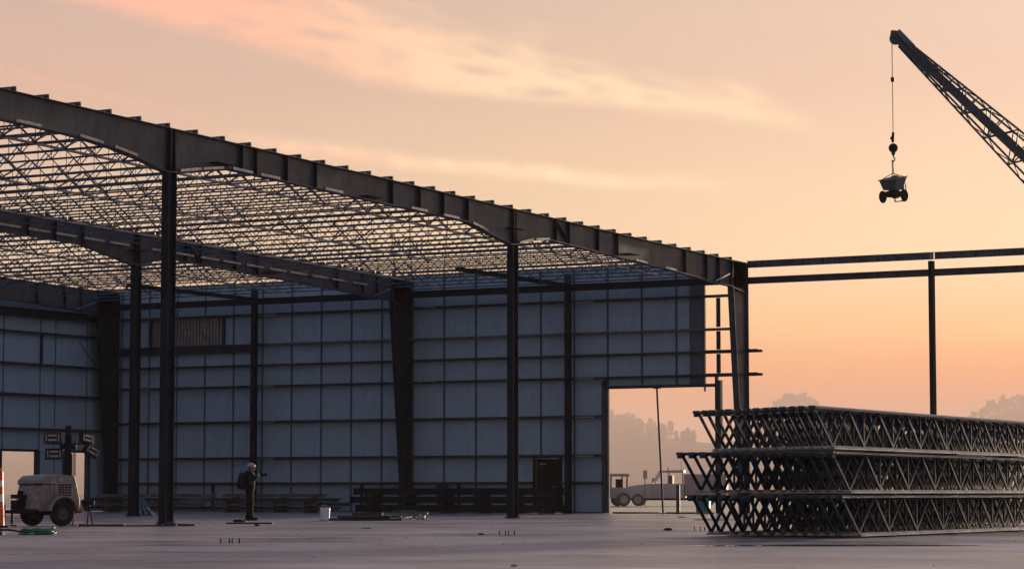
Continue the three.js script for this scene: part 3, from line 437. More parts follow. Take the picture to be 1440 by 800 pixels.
// ---------------------------------------------------------------- light tower trailer
{
  const t = thing('light_tower', 'cream trailer light tower with four floodlights on a short black mast', 'light tower', [-0.3, 0, 4.4], -1.844);
  // local x towards the drawbar, z across the axle
  const shell = new THREE.Shape([[-0.62, 0.40], [-0.62, 0.62], [-0.46, 1.18], [-0.1, 1.2], [0.34, 1.17], [0.44, 1.02], [0.5, 0.8], [0.55, 0.44], [0.5, 0.4]].map(([a, b]) => new THREE.Vector2(a, b)));
  mesh('body_shell', toCreasedNormals(new THREE.ExtrudeGeometry(shell, { depth: 0.9, bevelEnabled: true, bevelSize: 0.035, bevelThickness: 0.035, bevelSegments: 3 }).translate(0, 0, -0.45), 0.6), M.cream, t);
  const lid = new THREE.Shape([[-0.44, 1.215], [-0.1, 1.235], [0.38, 1.2], [0.5, 1.1], [0.52, 1.04], [0.44, 1.06], [0.32, 1.16]].map(([a, b]) => new THREE.Vector2(a, b)));
  mesh('hood', toCreasedNormals(new THREE.ExtrudeGeometry(lid, { depth: 0.94, bevelEnabled: true, bevelSize: 0.015, bevelThickness: 0.015, bevelSegments: 2 }).translate(0, 0.005, -0.47), 0.6), M.cream, t);
  mesh('hood_gap', span(0.1, 0.5, 1.0, 1.025, -0.49, 0.49), M.black, t);
  const vents = []; for (let i = 0; i < 4; i++) for (let j = 0; j < 6; j++) mesh('vent_slot', box(0.07, 0.034, 0.014, -0.34 + i * 0.1, 0.7 + j * 0.06, -0.489).rotateZ(0), M.black, t);
  mesh('side_panel_seam', [span(0.12, 0.13, 0.5, 1.0, -0.49, -0.486), span(-0.5, 0.48, 0.49, 0.5, -0.49, -0.486)], M.black, t);
  mesh('front_panel_seam', [span(0.545, 0.556, 0.55, 0.56, -0.4, 0.4), box(0.012, 0.3, 0.3, 0.552, 0.62, 0.2)], M.black, t); mesh('control_lid', box(0.03, 0.16, 0.2, 0.555, 0.78, 0.3).rotateZ(0), M.black, t); mesh('latch', box(0.02, 0.03, 0.06, 0.54, 0.76, -0.1), M.black, t);
  mesh('outrigger', [bar(V(0.5, 0.36, 0.42), V(0.5, 0.36, 0.72), 0.08), bar(V(0.5, 0.62, 0.72), V(0.5, 0.05, 0.72), 0.06, 0.06, 8), span(0.42, 0.58, 0.003, 0.03, 0.64, 0.8)], M.black, t); mesh('battery_box', box(0.22, 0.26, 0.34, 0.66, 0.5, 0.22), M.black, t); mesh('tool_tray', box(0.2, 0.1, 0.3, 0.66, 0.72, 0.26), M.rubber, t);
  mesh('chassis', [span(-0.6, 0.62, 0.3, 0.385, -0.4, -0.34), span(-0.6, 0.62, 0.3, 0.385, 0.34, 0.4), span(-0.06, 0.02, 0.27, 0.34, -0.6, 0.6), span(0.5, 0.6, 0.3, 0.385, -0.4, 0.4)], M.black, t);
  mesh('drawbar', [bar(V(0.6, 0.34, 0.3), V(1.25, 0.36, 0), 0.06), bar(V(0.6, 0.34, -0.3), V(1.25, 0.36, 0), 0.06), bar(V(1.2, 0.36, 0), V(1.5, 0.37, 0), 0.06)], M.black, t);
  mesh('coupling', [new THREE.SphereGeometry(0.05, 12, 8).translate(1.52, 0.38, 0), bar(V(1.4, 0.41, 0), V(1.55, 0.48, 0.05), 0.03)].map((g) => g.toNonIndexed()), M.black, t);
  mesh('jack_stand', [bar(V(1.15, 0.55, 0.08), V(1.15, 0.03, 0.08), 0.045, 0.045, 8), span(1.08, 1.22, 0.003, 0.03, 0.01, 0.15)], M.black, t);
  const tyre = new THREE.LatheGeometry([[0.16, -0.08], [0.2, -0.1], [0.28, -0.1], [0.31, -0.075], [0.318, 0], [0.31, 0.075], [0.28, 0.1], [0.2, 0.1], [0.16, 0.08]].map(([a, b]) => new THREE.Vector2(a, b)), 30).rotateX(Math.PI / 2), rim = new THREE.LatheGeometry([[0.001, 0.05], [0.05, 0.06], [0.06, 0.03], [0.13, 0.02], [0.15, 0.07], [0.175, 0.085], [0.175, -0.085], [0.001, -0.06]].map(([a, b]) => new THREE.Vector2(a, b)), 24);
  for (const s of [-1, 1]) {
    const w = new THREE.Group(); w.name = 'wheel'; w.position.set(-0.02, 0.319, s * 0.62); t.add(w); mesh('tyre', tyre, M.rubber, w); const r = mesh('rim', rim, M.rimDark, w); r.rotation.x = s * Math.PI / 2;
    const fd = new THREE.Shape(); fd.absarc(0, 0, 0.42, 0.12, Math.PI - 0.12, false); fd.absarc(0, 0, 0.375, Math.PI - 0.12, 0.12, true);
    mesh('fender', new THREE.ExtrudeGeometry(fd, { depth: 0.26, bevelEnabled: false }).translate(-0.02, 0.33, s > 0 ? 0.485 : -0.745), s > 0 ? M.black : M.cream, t);
  }
  mesh('rear_skirt', toCreasedNormals(new THREE.ExtrudeGeometry(new THREE.Shape([[-0.62, 0.62], [-0.48, 1.12], [-0.5, 1.12], [-0.78, 0.36], [-0.72, 0.34]].map(([a, b]) => new THREE.Vector2(a, b))), { depth: 0.86, bevelEnabled: true, bevelSize: 0.02, bevelThickness: 0.02, bevelSegments: 2 }).translate(0, 0, -0.43), 0.6), M.cream, t);
  const mx = -0.4, mz = -0.3;
  mesh('mast', [span(mx - 0.06, mx + 0.06, 1.16, 2.2, mz - 0.06, mz + 0.06), span(mx - 0.075, mx + 0.075, 1.16, 1.75, mz - 0.075, mz - 0.062), span(mx - 0.045, mx + 0.045, 2.2, 2.42, mz - 0.045, mz + 0.045)], M.black, t);
  mesh('mast_pulley', new THREE.CylinderGeometry(0.05, 0.05, 0.13, 14).rotateX(Math.PI / 2).translate(mx, 2.4, mz), M.black, t);
  const hx = []; for (let i = 0; i <= 150; i++) { const a = i * 0.75; hx.push([mx - 0.11 + 0.04 * Math.cos(a), 1.22 + i * 0.0058, mz - 0.11 + 0.04 * Math.sin(a)]); }
  mesh('coiled_cable', tube(hx, 0.009, 600, 4), M.cable, t);
  // cross arms run along the picture plane: local direction (-0.70, -0.71)
  const ax = -0.70, az = -0.71; mesh('cross_arm', [bar(V(mx - ax * 0.55, 2.0, mz - az * 0.55), V(mx + ax * 0.6, 2.0, mz + az * 0.6), 0.035, 0.035, 8), bar(V(mx - ax * 0.2, 1.93, mz - az * 0.2), V(mx + ax * 0.2, 1.93, mz + az * 0.2), 0.07)], M.black, t);
  for (const [d, y, ry, rz, rx] of [[-0.38, 2.15, 0, 0.0, 0.05], [-0.34, 1.76, 0.1, 0.0, 0.12], [0.45, 2.13, 1.0, -0.15, -0.1], [0.58, 1.84, 0.75, -0.45, 0.15]]) {
    const f = new THREE.Group(); f.name = 'floodlight'; f.position.set(mx + ax * d, y, mz + az * d); t.add(f);
    // face the camera side: world heading (0.488, 0.873) seen from the trailer's own frame
    f.rotation.order = 'YXZ'; f.rotation.y = 1.844 + 0.51 + ry; f.rotation.x = rx; f.rotation.z = rz; f.scale.setScalar(0.86);
    mesh('housing', toCreasedNormals(new THREE.ExtrudeGeometry(new THREE.Shape([[-0.23, -0.13], [0.23, -0.13], [0.23, 0.13], [-0.23, 0.13]].map(([a, b]) => new THREE.Vector2(a, b))), { depth: 0.1, bevelEnabled: true, bevelSize: 0.015, bevelThickness: 0.02, bevelSegments: 2 }).translate(0, 0, -0.06), 0.5), M.black, f);
    mesh('lamp_bar', box(0.035, 0.2, 0.012, -0.175, 0, 0.067), M.lens, f); mesh('lamp_bar', box(0.035, 0.2, 0.012, 0.175, 0, 0.067), M.lens, f); mesh('lamp_bar', box(0.24, 0.06, 0.012, 0, 0.065, 0.067), M.lens, f); mesh('lamp_bar', box(0.24, 0.06, 0.012, 0, -0.06, 0.067), M.lens, f);
    mesh('yoke', [bar(V(-0.25, 0, -0.02), V(-0.25, -0.17, -0.05), 0.02), bar(V(0.25, 0, -0.02), V(0.25, -0.17, -0.05), 0.02), bar(V(-0.25, -0.17, -0.05), V(0.25, -0.17, -0.05), 0.02)], M.black, f);
  }
}
// pipe stands next to the trailer
{
  const t = thing('pipe_stand', 'low dark work stand on thin legs beside the light tower', 'stand', [-0.35, 0, 2.95], SCR);
  mesh('top_bar', [box(0.62, 0.1, 0.14, -0.02, 0.56, 0), box(0.3, 0.06, 0.1, 0.02, 0.5, 0)], M.black, t);
  for (const [a, b] of [[-0.2, -0.24], [0.16, 0.12], [0.16, 0.26]]) mesh('leg', bar(V(a, 0.5, 0), V(b, 0.02, 0), 0.035, 0.035, 8), M.black, t);
  mesh('foot', span(-0.34, -0.13, 0.003, 0.025, -0.05, 0.05), M.black, t); mesh('foot', span(0.03, 0.4, 0.003, 0.025, -0.05, 0.05), M.black, t);
}
// channelizer drum at the left, on its rubber base, and the hose before it
{
  const t = thing('traffic_drum', 'orange and white channelizer drum beside the green hose', 'traffic drum', [0.37, 0, 6.94]), ys = [[0.05, 0.14, 0.42, 0], [0.42, 0.125, 0.6, 0], [0.6, 0.115, 0.78, 1], [0.78, 0.11, 0.95, 0], [0.95, 0.105, 1.1, 1], [1.1, 0.1, 1.3, 0]];
  mesh('base', new THREE.CylinderGeometry(0.26, 0.3, 0.05, 8).translate(0, 0.028, 0), M.rubber, t);
  for (const [a, r, b, w] of ys) mesh(w ? 'white_band' : 'orange_band', new THREE.CylinderGeometry(r - 0.008, r, b - a, 22).translate(0, (a + b) / 2, 0), w ? M.white : M.orange, t);
  mesh('handle', new THREE.TorusGeometry(0.05, 0.014, 6, 14).translate(0, 1.34, 0), M.orange, t);
}
{
  const ring = (n, cx, cz, r0, y0, m, label, name) => { const pts = []; for (let i = 0; i <= n * 14; i++) { const a = i / 14 * 2 * Math.PI, r = r0 * (1 + 0.4 * NO.noise(i * 0.17, cx, 2)); pts.push([cx + r * Math.cos(a), Math.max(0.016, y0 + 0.011 * (i / 14) + 0.13 * Math.max(-0.2, NO.noise(i * 0.23, 5.3, cz))), cz + r * 0.75 * Math.sin(a)]); } return single(name, tube(pts, 0.014, n * 60, 6), m, label, 'hose'); };
  ring(7, 7.75, 14.4, 0.34, 0.025, M.green, 'coiled green hose lying on the slab before the light tower', 'coiled_hose');
  ring(3, 6.9, 14.85, 0.3, 0.02, M.cable, 'coiled black hose lying beside the green hose', 'coiled_hose');
  single('coiled_hose', tube([[6.3, 0.02, 15.3], [6.7, 0.16, 15.0], [7.0, 0.1, 14.8], [7.25, 0.09, 14.6], [7.4, 0.02, 14.3]], 0.02, 40), M.cable, 'short black hose arching over the coiled hoses', 'hose');
  plank(1.5, 0.3, 0.035, [6.6, 0, 15.2], SCR, 'dark board under the black coiled hose');
}

// ---------------------------------------------------------------- person with a camera
function surfaceNet(sdf, lo, hi, h) {
  const n = [0, 1, 2].map((k) => Math.ceil((hi[k] - lo[k]) / h) + 1), F = new Float32Array(n[0] * n[1] * n[2]), id = (i, j, k) => i + n[0] * (j + n[1] * k);
  for (let k = 0; k < n[2]; k++) for (let j = 0; j < n[1]; j++) for (let i = 0; i < n[0]; i++) F[id(i, j, k)] = sdf(lo[0] + i * h, lo[1] + j * h, lo[2] + k * h);
  const map = new Int32Array(F.length).fill(-1), P = [], I = [];
  for (let k = 0; k < n[2] - 1; k++) for (let j = 0; j < n[1] - 1; j++) for (let i = 0; i < n[0] - 1; i++) {
    let c = 0, x = 0, y = 0, z = 0; const v = []; for (let q = 0; q < 8; q++) v.push(F[id(i + (q & 1), j + ((q >> 1) & 1), k + (q >> 2))]);
    for (let q = 0; q < 8; q++) for (const b of [1, 2, 4]) if (!(q & b)) { const a = v[q], d = v[q | b]; if ((a < 0) !== (d < 0)) { const t = a / (a - d); x += (q & 1) + (b === 1 ? t : 0); y += ((q >> 1) & 1) + (b === 2 ? t : 0); z += (q >> 2) + (b === 4 ? t : 0); c++; } }
    if (c) { map[id(i, j, k)] = P.length / 3; P.push(lo[0] + (i + x / c) * h, lo[1] + (j + y / c) * h, lo[2] + (k + z / c) * h); }
  }
  const quad = (a, b, c, d, f) => { if (f) I.push(a, b, c, a, c, d); else I.push(a, c, b, a, d, c); };
  for (let k = 1; k < n[2] - 1; k++) for (let j = 1; j < n[1] - 1; j++) for (let i = 1; i < n[0] - 1; i++) {
    const s = F[id(i, j, k)] < 0;
    if (s !== F[id(i + 1, j, k)] < 0) quad(map[id(i, j - 1, k - 1)], map[id(i, j, k - 1)], map[id(i, j, k)], map[id(i, j - 1, k)], s);
    if (s !== F[id(i, j + 1, k)] < 0) quad(map[id(i - 1, j, k - 1)], map[id(i - 1, j, k)], map[id(i, j, k)], map[id(i, j, k - 1)], s);
    if (s !== F[id(i, j, k + 1)] < 0) quad(map[id(i - 1, j - 1, k)], map[id(i, j - 1, k)], map[id(i, j, k)], map[id(i - 1, j, k)], s);
  }
  const g = new THREE.BufferGeometry(); g.setAttribute('position', new THREE.Float32BufferAttribute(P, 3)); g.setIndex(I); g.computeVertexNormals(); return g;
}
const cap = (a, b, r0, r1) => (x, y, z) => { const dx = b[0] - a[0], dy = b[1] - a[1], dz = b[2] - a[2], l = dx * dx + dy * dy + dz * dz; const t = l ? Math.max(0, Math.min(1, ((x - a[0]) * dx + (y - a[1]) * dy + (z - a[2]) * dz) / l)) : 0; return Math.hypot(x - a[0] - dx * t, y - a[1] - dy * t, z - a[2] - dz * t) - (r0 + (r1 - r0) * t); };
const blend = (fs, k) => (x, y, z) => { let d = 9; for (const f of fs) { const e = f(x, y, z), h = Math.max(0, k - Math.abs(d - e)) / k; d = Math.min(d, e) - h * h * k * 0.25; } return d; };
const paintBy = (g, fn) => { const p = g.attributes.position, c = new Float32Array(p.count * 3); for (let i = 0; i < p.count; i++) c.set(fn(p.getX(i), p.getY(i), p.getZ(i)), i * 3); g.setAttribute('color', new THREE.BufferAttribute(c, 3)); return g; };
{
  const who = thing('person', 'person in dark clothes and white helmet with a backpack, raising a camera', 'person', [-3.43, 0, -8.61], SCR + 0.12);
  const skin = [0.3, 0.18, 0.13], jacket = [0.006, 0.009, 0.014], trousers = [0.009, 0.01, 0.014], boot = [0.012, 0.011, 0.01];
  const limbs = [];
  for (const s of [-1, 1]) {
    const f = s > 0 ? 0.04 : -0.03;
    limbs.push(cap([0, 0.88, s * 0.09], [0.015 + f * 0.5, 0.48, s * 0.1], 0.112, 0.085), cap([0.015 + f * 0.5, 0.48, s * 0.1], [f, 0.1, s * 0.1], 0.083, 0.07), cap([f - 0.04, 0.055, s * 0.1], [f + 0.17, 0.045, s * 0.115], 0.052, 0.042));
    limbs.push(cap([0.0, 1.36, s * 0.17], [0.03, 1.09, s * 0.25], 0.085, 0.068), cap([0.03, 1.09, s * 0.25], [0.2, 1.25, s * 0.1], 0.066, 0.042));
  }
  limbs.push(cap([0, 0.93, -0.06], [0, 0.93, 0.06], 0.13, 0.13), cap([0, 1.0, 0], [0.0, 1.28, 0], 0.165, 0.175), cap([0, 1.3, -0.12], [0, 1.3, 0.12], 0.13, 0.13), cap([0.01, 1.38, 0], [0.04, 1.48, 0], 0.06, 0.055));
  const bodyG = surfaceNet(blend(limbs, 0.05), [-0.26, -0.03, -0.38], [0.4, 1.54, 0.38], 0.018);
  paintBy(bodyG, (x, y, z) => (y < 0.13 ? boot : y < 0.93 ? trousers : y > 1.44 && x < 0.2 ? skin : jacket));
  const head = blend([cap([0.05, 1.565, 0], [0.06, 1.535, 0], 0.092, 0.085), cap([0.1, 1.49, 0], [0.11, 1.485, 0], 0.052, 0.045), cap([0.145, 1.545, 0], [0.162, 1.522, 0], 0.012, 0.017), cap([0.04, 1.47, 0], [0.035, 1.43, 0], 0.056, 0.056), cap([0.14, 1.483, -0.02], [0.14, 1.483, 0.02], 0.01, 0.01), cap([0.045, 1.55, 0.092], [0.045, 1.52, 0.09], 0.016, 0.012), cap([0.045, 1.55, -0.092], [0.045, 1.52, -0.09], 0.016, 0.012)], 0.018);
  const headG = surfaceNet(head, [-0.08, 1.38, -0.13], [0.2, 1.68, 0.13], 0.007); paintBy(headG, (x, y, z) => (x < 0.02 && y > 1.5 ? [0.02, 0.016, 0.012] : Math.hypot(x - 0.135, y - 1.55, Math.abs(z) - 0.034) < 0.014 ? [0.03, 0.02, 0.02] : skin));
  const hands = [];
  for (const s of [-1, 1]) {
    const w = [0.27, 1.36, s * 0.1], fs = [cap(w, [0.335, 1.40, s * 0.085], 0.033, 0.036)];
    for (let i = 0; i < 4; i++) { const b = [0.345 + 0.004 * i, 1.425 - i * 0.019, s * 0.085], m = [0.392, 1.428 - i * 0.019, s * (0.078 - 0.002 * i)], e = [0.402 - 0.005 * i, 1.428 - i * 0.019, s * 0.042]; fs.push(cap(b, m, 0.0095, 0.0088), cap(m, e, 0.0088, 0.0075)); }
    fs.push(cap([0.318, 1.425, s * 0.07], [0.345, 1.452, s * 0.052], 0.012, 0.0105), cap([0.345, 1.452, s * 0.052], [0.372, 1.45, s * 0.035], 0.0105, 0.009));
    const g = surfaceNet(blend(fs, 0.006), [0.22, 1.3, s > 0 ? 0.0 : -0.17], [0.44, 1.5, s > 0 ? 0.17 : 0.0], 0.0045); g.translate(-0.07, -0.11, 0); hands.push(paintBy(g, () => skin));
  }
  mesh('body', [bodyG, headG, ...hands], new THREE.MeshPhysicalMaterial({ vertexColors: true, roughness: 0.9, specularIntensity: 0.25 }), who);
  mesh('helmet', [new THREE.SphereGeometry(0.117, 24, 12, 0, 6.2832, 0, Math.PI / 2).scale(1.12, 1.0, 0.98).translate(0.04, 1.575, 0), new THREE.CylinderGeometry(0.13, 0.135, 0.012, 24).scale(1.08, 1, 0.95).translate(0.055, 1.574, 0), box(0.09, 0.012, 0.16, 0.175, 1.572, 0)].map((g) => (g.index ? g.toNonIndexed() : g)), M.helmet, who);
  const bag = blend([cap([-0.24, 1.02, 0], [-0.22, 1.3, 0], 0.12, 0.105), cap([-0.22, 1.05, -0.09], [-0.2, 1.28, -0.08], 0.1, 0.09), cap([-0.22, 1.05, 0.09], [-0.2, 1.28, 0.08], 0.1, 0.09), cap([-0.32, 1.03, 0], [-0.3, 1.13, 0], 0.07, 0.06)], 0.06);
  const pack = mesh('backpack', surfaceNet(bag, [-0.45, 0.86, -0.26], [-0.06, 1.46, 0.26], 0.018), M.black, who);
  for (const s of [-1, 1]) mesh('strap', tube([[-0.16, 1.38, s * 0.1], [-0.05, 1.46, s * 0.11], [0.08, 1.42, s * 0.11], [0.13, 1.28, s * 0.12], [0.1, 1.1, s * 0.15], [-0.1, 1.0, s * 0.16]], 0.018, 30), M.black, pack);
  mesh('antenna', tube([[-0.26, 1.38, 0.12], [-0.22, 1.55, 0.12], [-0.18, 1.68, 0.1], [-0.1, 1.76, 0.08]], 0.007, 16, 5), M.black, pack);
  mesh('shirt_hem', new THREE.CylinderGeometry(0.158, 0.165, 0.045, 26, 1, true).scale(0.9, 1, 1.18).translate(0, 0.915, 0), new THREE.MeshStandardMaterial({ color: new THREE.Color(0.5, 0.5, 0.5), roughness: 0.8, side: THREE.DoubleSide }), who);
  const cam = thing('photo_camera', 'black camera with a long lens held up by the person', 'camera', [-3.43 - 0.07 * Math.cos(SCR + 0.12), -0.11, -8.61 + 0.07 * Math.sin(SCR + 0.12)], SCR + 0.12);
  mesh('camera_body', [box(0.07, 0.1, 0.135, 0.39, 1.45, 0), box(0.06, 0.04, 0.06, 0.385, 1.515, 0)], M.black, cam); mesh('lens_barrel', [new THREE.CylinderGeometry(0.042, 0.04, 0.12, 20).rotateZ(Math.PI / 2).translate(0.48, 1.445, 0), new THREE.CylinderGeometry(0.05, 0.05, 0.05, 20, 1, true).rotateZ(Math.PI / 2).translate(0.56, 1.445, 0)].map((g) => g.toNonIndexed()), M.black, cam);
  mesh('screen', box(0.003, 0.06, 0.085, 0.352, 1.448, 0), new THREE.MeshStandardMaterial({ color: 0x222222, emissive: new THREE.Color(0.75, 0.8, 0.85), emissiveIntensity: 1 }), cam);
  mesh('flash_head', box(0.05, 0.05, 0.07, 0.385, 1.565, 0), M.black, cam);
}

// ---------------------------------------------------------------- crane, hook and the hoisted hopper (100 m away)
{
  const FW = [-Math.sin(YAW), -Math.cos(YAW)], RT = [Math.cos(YAW), -Math.sin(YAW)];
  const tip = V(4.55, 18.72, -41.25), foot = V(tip.x + RT[0] * 18.2 + FW[0] * 1.5, 1.9, tip.z + RT[1] * 18.2 + FW[1] * 1.5), dir = V().subVectors(foot, tip), L = dir.length(); dir.normalize();
  const side = V(FW[0], 0, FW[1]).addScaledVector(dir, -V(FW[0], 0, FW[1]).dot(dir)).normalize(), up = V().crossVectors(side, dir).normalize(); if (up.y < 0) up.negate();
  const c = thing('lattice_crane', 'dark crane with a lattice boom reaching over the open bay', 'crane', [0, 0, 0]);
  const at = (s, a, b) => tip.clone().addScaledVector(dir, s).addScaledVector(up, a).addScaledVector(side, b), half = (s) => 0.16 + 0.5 * Math.min(1, Math.max(0, (s - 0.3) / 7.5));
  const boom = new THREE.Group(); boom.name = 'boom'; c.add(boom);
  for (const [a, b] of [[1, 1], [1, -1], [-1, 1], [-1, -1]]) mesh('chord', [bar(at(0.3, a * half(0.3), b * half(0.3) * 0.8), at(7.8, a * half(7.8), b * half(7.8) * 0.8), 0.085, 0.085, 8), bar(at(7.8, a * half(7.8), b * half(7.8) * 0.8), at(L - 0.4, a * half(9), b * half(9) * 0.8), 0.085, 0.085, 8)], M.crane, boom);
  for (let s = 0.6, k = 0; s < L - 1.2; k++) {
    const st = 0.4 + 0.6 * half(s), e = Math.min(L - 0.5, s + st), z = k % 2 ? 1 : -1;
    mesh('lacing', [bar(at(s, z * half(s), half(s) * 0.8), at(e, -z * half(e), half(e) * 0.8), 0.055, 0.055, 6), bar(at(s, z * half(s), -half(s) * 0.8), at(e, -z * half(e), -half(e) * 0.8), 0.055, 0.055, 6), bar(at(s, half(s), z * half(s) * 0.8), at(e, half(e), -z * half(e) * 0.8), 0.045, 0.045, 6), bar(at(s, -half(s), z * half(s) * 0.8), at(e, -half(e), -z * half(e) * 0.8), 0.045, 0.045, 6)], M.crane, boom);
    if (k % 2 === 0) mesh('frame_post', [bar(at(s, half(s), half(s) * 0.8), at(s, -half(s), half(s) * 0.8), 0.055, 0.055, 6), bar(at(s, half(s), -half(s) * 0.8), at(s, -half(s), -half(s) * 0.8), 0.055, 0.055, 6)], M.crane, boom);
    s = e;
  }
  { const q = new THREE.Matrix4().makeBasis(dir.clone().negate(), up, side), g = new THREE.CylinderGeometry(1, 1, 1, 4, 1); const pt = [[0.1, 0.14], [L - 0.5, 0.24]].map(([s, r]) => [[r, r * 0.8], [-r, r * 0.8], [-r, -r * 0.8], [r, -r * 0.8]].map(([a, b]) => at(s, a - 0.0, b))); const P = [], I = []; pt.flat().forEach((v) => P.push(v.x, v.y, v.z)); for (let i = 0; i < 4; i++) { const j = (i + 1) % 4; I.push(i, j, 4 + j, i, 4 + j, 4 + i); } I.push(0, 2, 1, 0, 3, 2, 4, 5, 6, 4, 6, 7); const h = new THREE.BufferGeometry(); h.setAttribute('position', new THREE.Float32BufferAttribute(P, 3)); h.setIndex(I); const hn = h.toNonIndexed(); hn.computeVertexNormals(); mesh('inner_boom', uvm(hn), M.crane, boom); }
  mesh('boom_head', [bar(at(-0.15, 0.1, 0), at(0.75, 0.05, 0), 0.3, 0.36), bar(at(-0.05, -0.06, 0), at(-0.2, 0.16, 0), 0.24, 0.32)], M.crane, boom);
  mesh('head_sheave', new THREE.CylinderGeometry(0.24, 0.24, 0.08, 24).rotateX(Math.PI / 2).rotateY(YAW).translate(tip.x - 0.03, tip.y - 0.05, tip.z), M.crane, boom);
  mesh('work_platform', [bar(at(10.2, 0.78, 0), at(11.0, 0.78, 0), 0.5, 0.05)], M.crane, boom);
  // machine deck, outside the picture
  const cx = foot.x, cz = foot.z;
  mesh('machine_deck', [span(cx - 1.5, cx + 3.2, 1.15, 2.9, cz - 1.4, cz + 1.4), span(cx + 2.2, cx + 3.6, 1.1, 2.4, cz - 1.5, cz + 1.5)], M.crane, c);
  for (const s of [-1, 1]) mesh('crawler_track', span(cx - 2.6, cx + 3.0, -0.155, 0.85, cz + s * 2.0 - 0.4, cz + s * 2.0 + 0.4), M.rubber, c); mesh('car_body', span(cx - 1, cx + 1.4, 0.3, 1.15, cz - 1.6, cz + 1.6), M.crane, c);
  mesh('operator_cab', span(cx - 2.4, cx - 1.1, 1.2, 3.1, cz + 1.45, cz + 2.5), M.crane, c);
  // fall of rope with ball hook
  const rx = 4.39, rz = -41.2, rope = thing('crane_hook', 'hoist rope with a round weight and hook hanging from the boom tip', 'crane hook', [rx, 0, rz]);
  mesh('rope', bar(V(0, 18.5, 0), V(0, 14.9, 0), 0.032, 0.032, 6), M.black, rope); mesh('limit_weight', new THREE.CylinderGeometry(0.07, 0.07, 0.17, 12).translate(0, 17.05, 0), M.black, rope);
  mesh('wedge_socket', [bar(V(0, 14.95, 0), V(-0.02, 14.55, 0), 0.09, 0.06), new THREE.SphereGeometry(0.075, 10, 8).translate(-0.05, 14.72, 0).toNonIndexed()], M.black, rope); mesh('ball', new THREE.SphereGeometry(0.185, 24, 16).translate(0, 14.33, 0), M.black, rope); mesh('swivel', new THREE.CylinderGeometry(0.09, 0.05, 0.1, 12).translate(0, 14.09, 0), M.black, rope);
  mesh('hook', tube([[0, 14.06, 0], [0, 13.98, 0], [0.05, 13.92, 0], [0.05, 13.84, 0], [-0.01, 13.79, 0], [-0.06, 13.84, 0]], 0.024, 30, 8), M.black, rope);
  const h = thing('hoisted_hopper', 'small wheeled hopper hanging by slings from the crane hook', 'hopper', [rx + 0.02, 12.2, rz], YAW + 0.95); h.rotation.z = 0.07;
  const fr = (pts) => { const P = [], I = [0, 1, 2, 0, 2, 3, 4, 6, 5, 4, 7, 6]; pts.forEach((p) => P.push(...p)); for (let i = 0; i < 4; i++) { const j = (i + 1) % 4; I.push(i, 4 + i, j, j, 4 + i, 4 + j); } const g = new THREE.BufferGeometry(); g.setAttribute('position', new THREE.Float32BufferAttribute(P, 3)); g.setIndex(I); const n = g.toNonIndexed(); n.computeVertexNormals(); return uvm(n); };
  mesh('hopper', [fr([[-0.4, 0.46, -0.26], [0.26, 0.46, -0.26], [0.26, 0.46, 0.26], [-0.4, 0.46, 0.26], [-0.48, 0.84, -0.38], [0.4, 0.98, -0.38], [0.4, 0.98, 0.38], [-0.48, 0.84, 0.38]]), fr([[0.25, 0.5, -0.24], [0.36, 0.58, -0.24], [0.36, 0.58, 0.24], [0.25, 0.5, 0.24], [0.36, 0.99, -0.34], [0.72, 0.95, -0.28], [0.72, 0.95, 0.28], [0.36, 0.99, 0.34]]), fr([[-0.1, 0.9, -0.2], [0.3, 0.96, -0.2], [0.3, 0.96, 0.2], [-0.1, 0.9, 0.2], [0.05, 1.03, -0.08], [0.2, 1.05, -0.08], [0.2, 1.05, 0.08], [0.05, 1.03, 0.08]])], M.crane, h);
  mesh('hopper_rim', [bar(V(-0.5, 0.84, 0.39), V(0.42, 0.99, 0.39), 0.04), bar(V(-0.5, 0.84, -0.39), V(0.42, 0.99, -0.39), 0.04), bar(V(-0.5, 0.84, -0.39), V(-0.5, 0.84, 0.39), 0.04)], M.crane, h);
  mesh('engine', [box(0.5, 0.24, 0.44, -0.05, 0.3, 0), box(0.2, 0.3, 0.2, 0.3, 0.3, -0.1)], M.black, h); mesh('chassis', [bar(V(-0.5, 0.28, 0.22), V(0.5, 0.28, 0.22), 0.06), bar(V(-0.5, 0.28, -0.22), V(0.5, 0.28, -0.22), 0.06), bar(V(-0.05, 0.22, -0.42), V(-0.05, 0.22, 0.42), 0.05), bar(V(0, 0.26, 0), V(0, 0.5, 0), 0.3), bar(V(0.45, 0.02, 0.2), V(0.45, 0.6, 0.2), 0.04), bar(V(0.45, 0.02, -0.2), V(0.45, 0.6, -0.2), 0.04), bar(V(0.45, 0.03, -0.2), V(0.45, 0.03, 0.2), 0.04)], M.black, h);
  for (const [x, z] of [[-0.05, 0.47], [-0.05, -0.47]]) { const w = new THREE.Group(); w.name = 'wheel'; w.position.set(x, 0.22, z); h.add(w); mesh('tyre', new THREE.TorusGeometry(0.17, 0.078, 10, 24), M.rubber, w); mesh('rim', new THREE.CylinderGeometry(0.12, 0.12, 0.08, 16).rotateX(Math.PI / 2), M.black, w); }
  mesh('push_handle', tube([[0.5, 0.28, 0.2], [0.62, 0.24, 0.2], [0.62, 0.7, 0.2], [0.56, 0.8, 0.2]], 0.022, 24), M.black, h);
  mesh('slings', [bar(V(-0.3, 0.92, 0.3), V(-0.02, 1.12, 0), 0.02), bar(V(0.4, 0.97, 0.3), V(-0.02, 1.12, 0), 0.02), bar(V(-0.3, 0.92, -0.3), V(-0.02, 1.12, 0), 0.02), bar(V(0.4, 0.97, -0.3), V(-0.02, 1.12, 0), 0.02), bar(V(-0.05, 1.1, 0), V(-0.05, 1.65, 0), 0.022), bar(V(0.03, 1.1, 0), V(0.03, 1.65, 0), 0.022)], M.black, h);
}

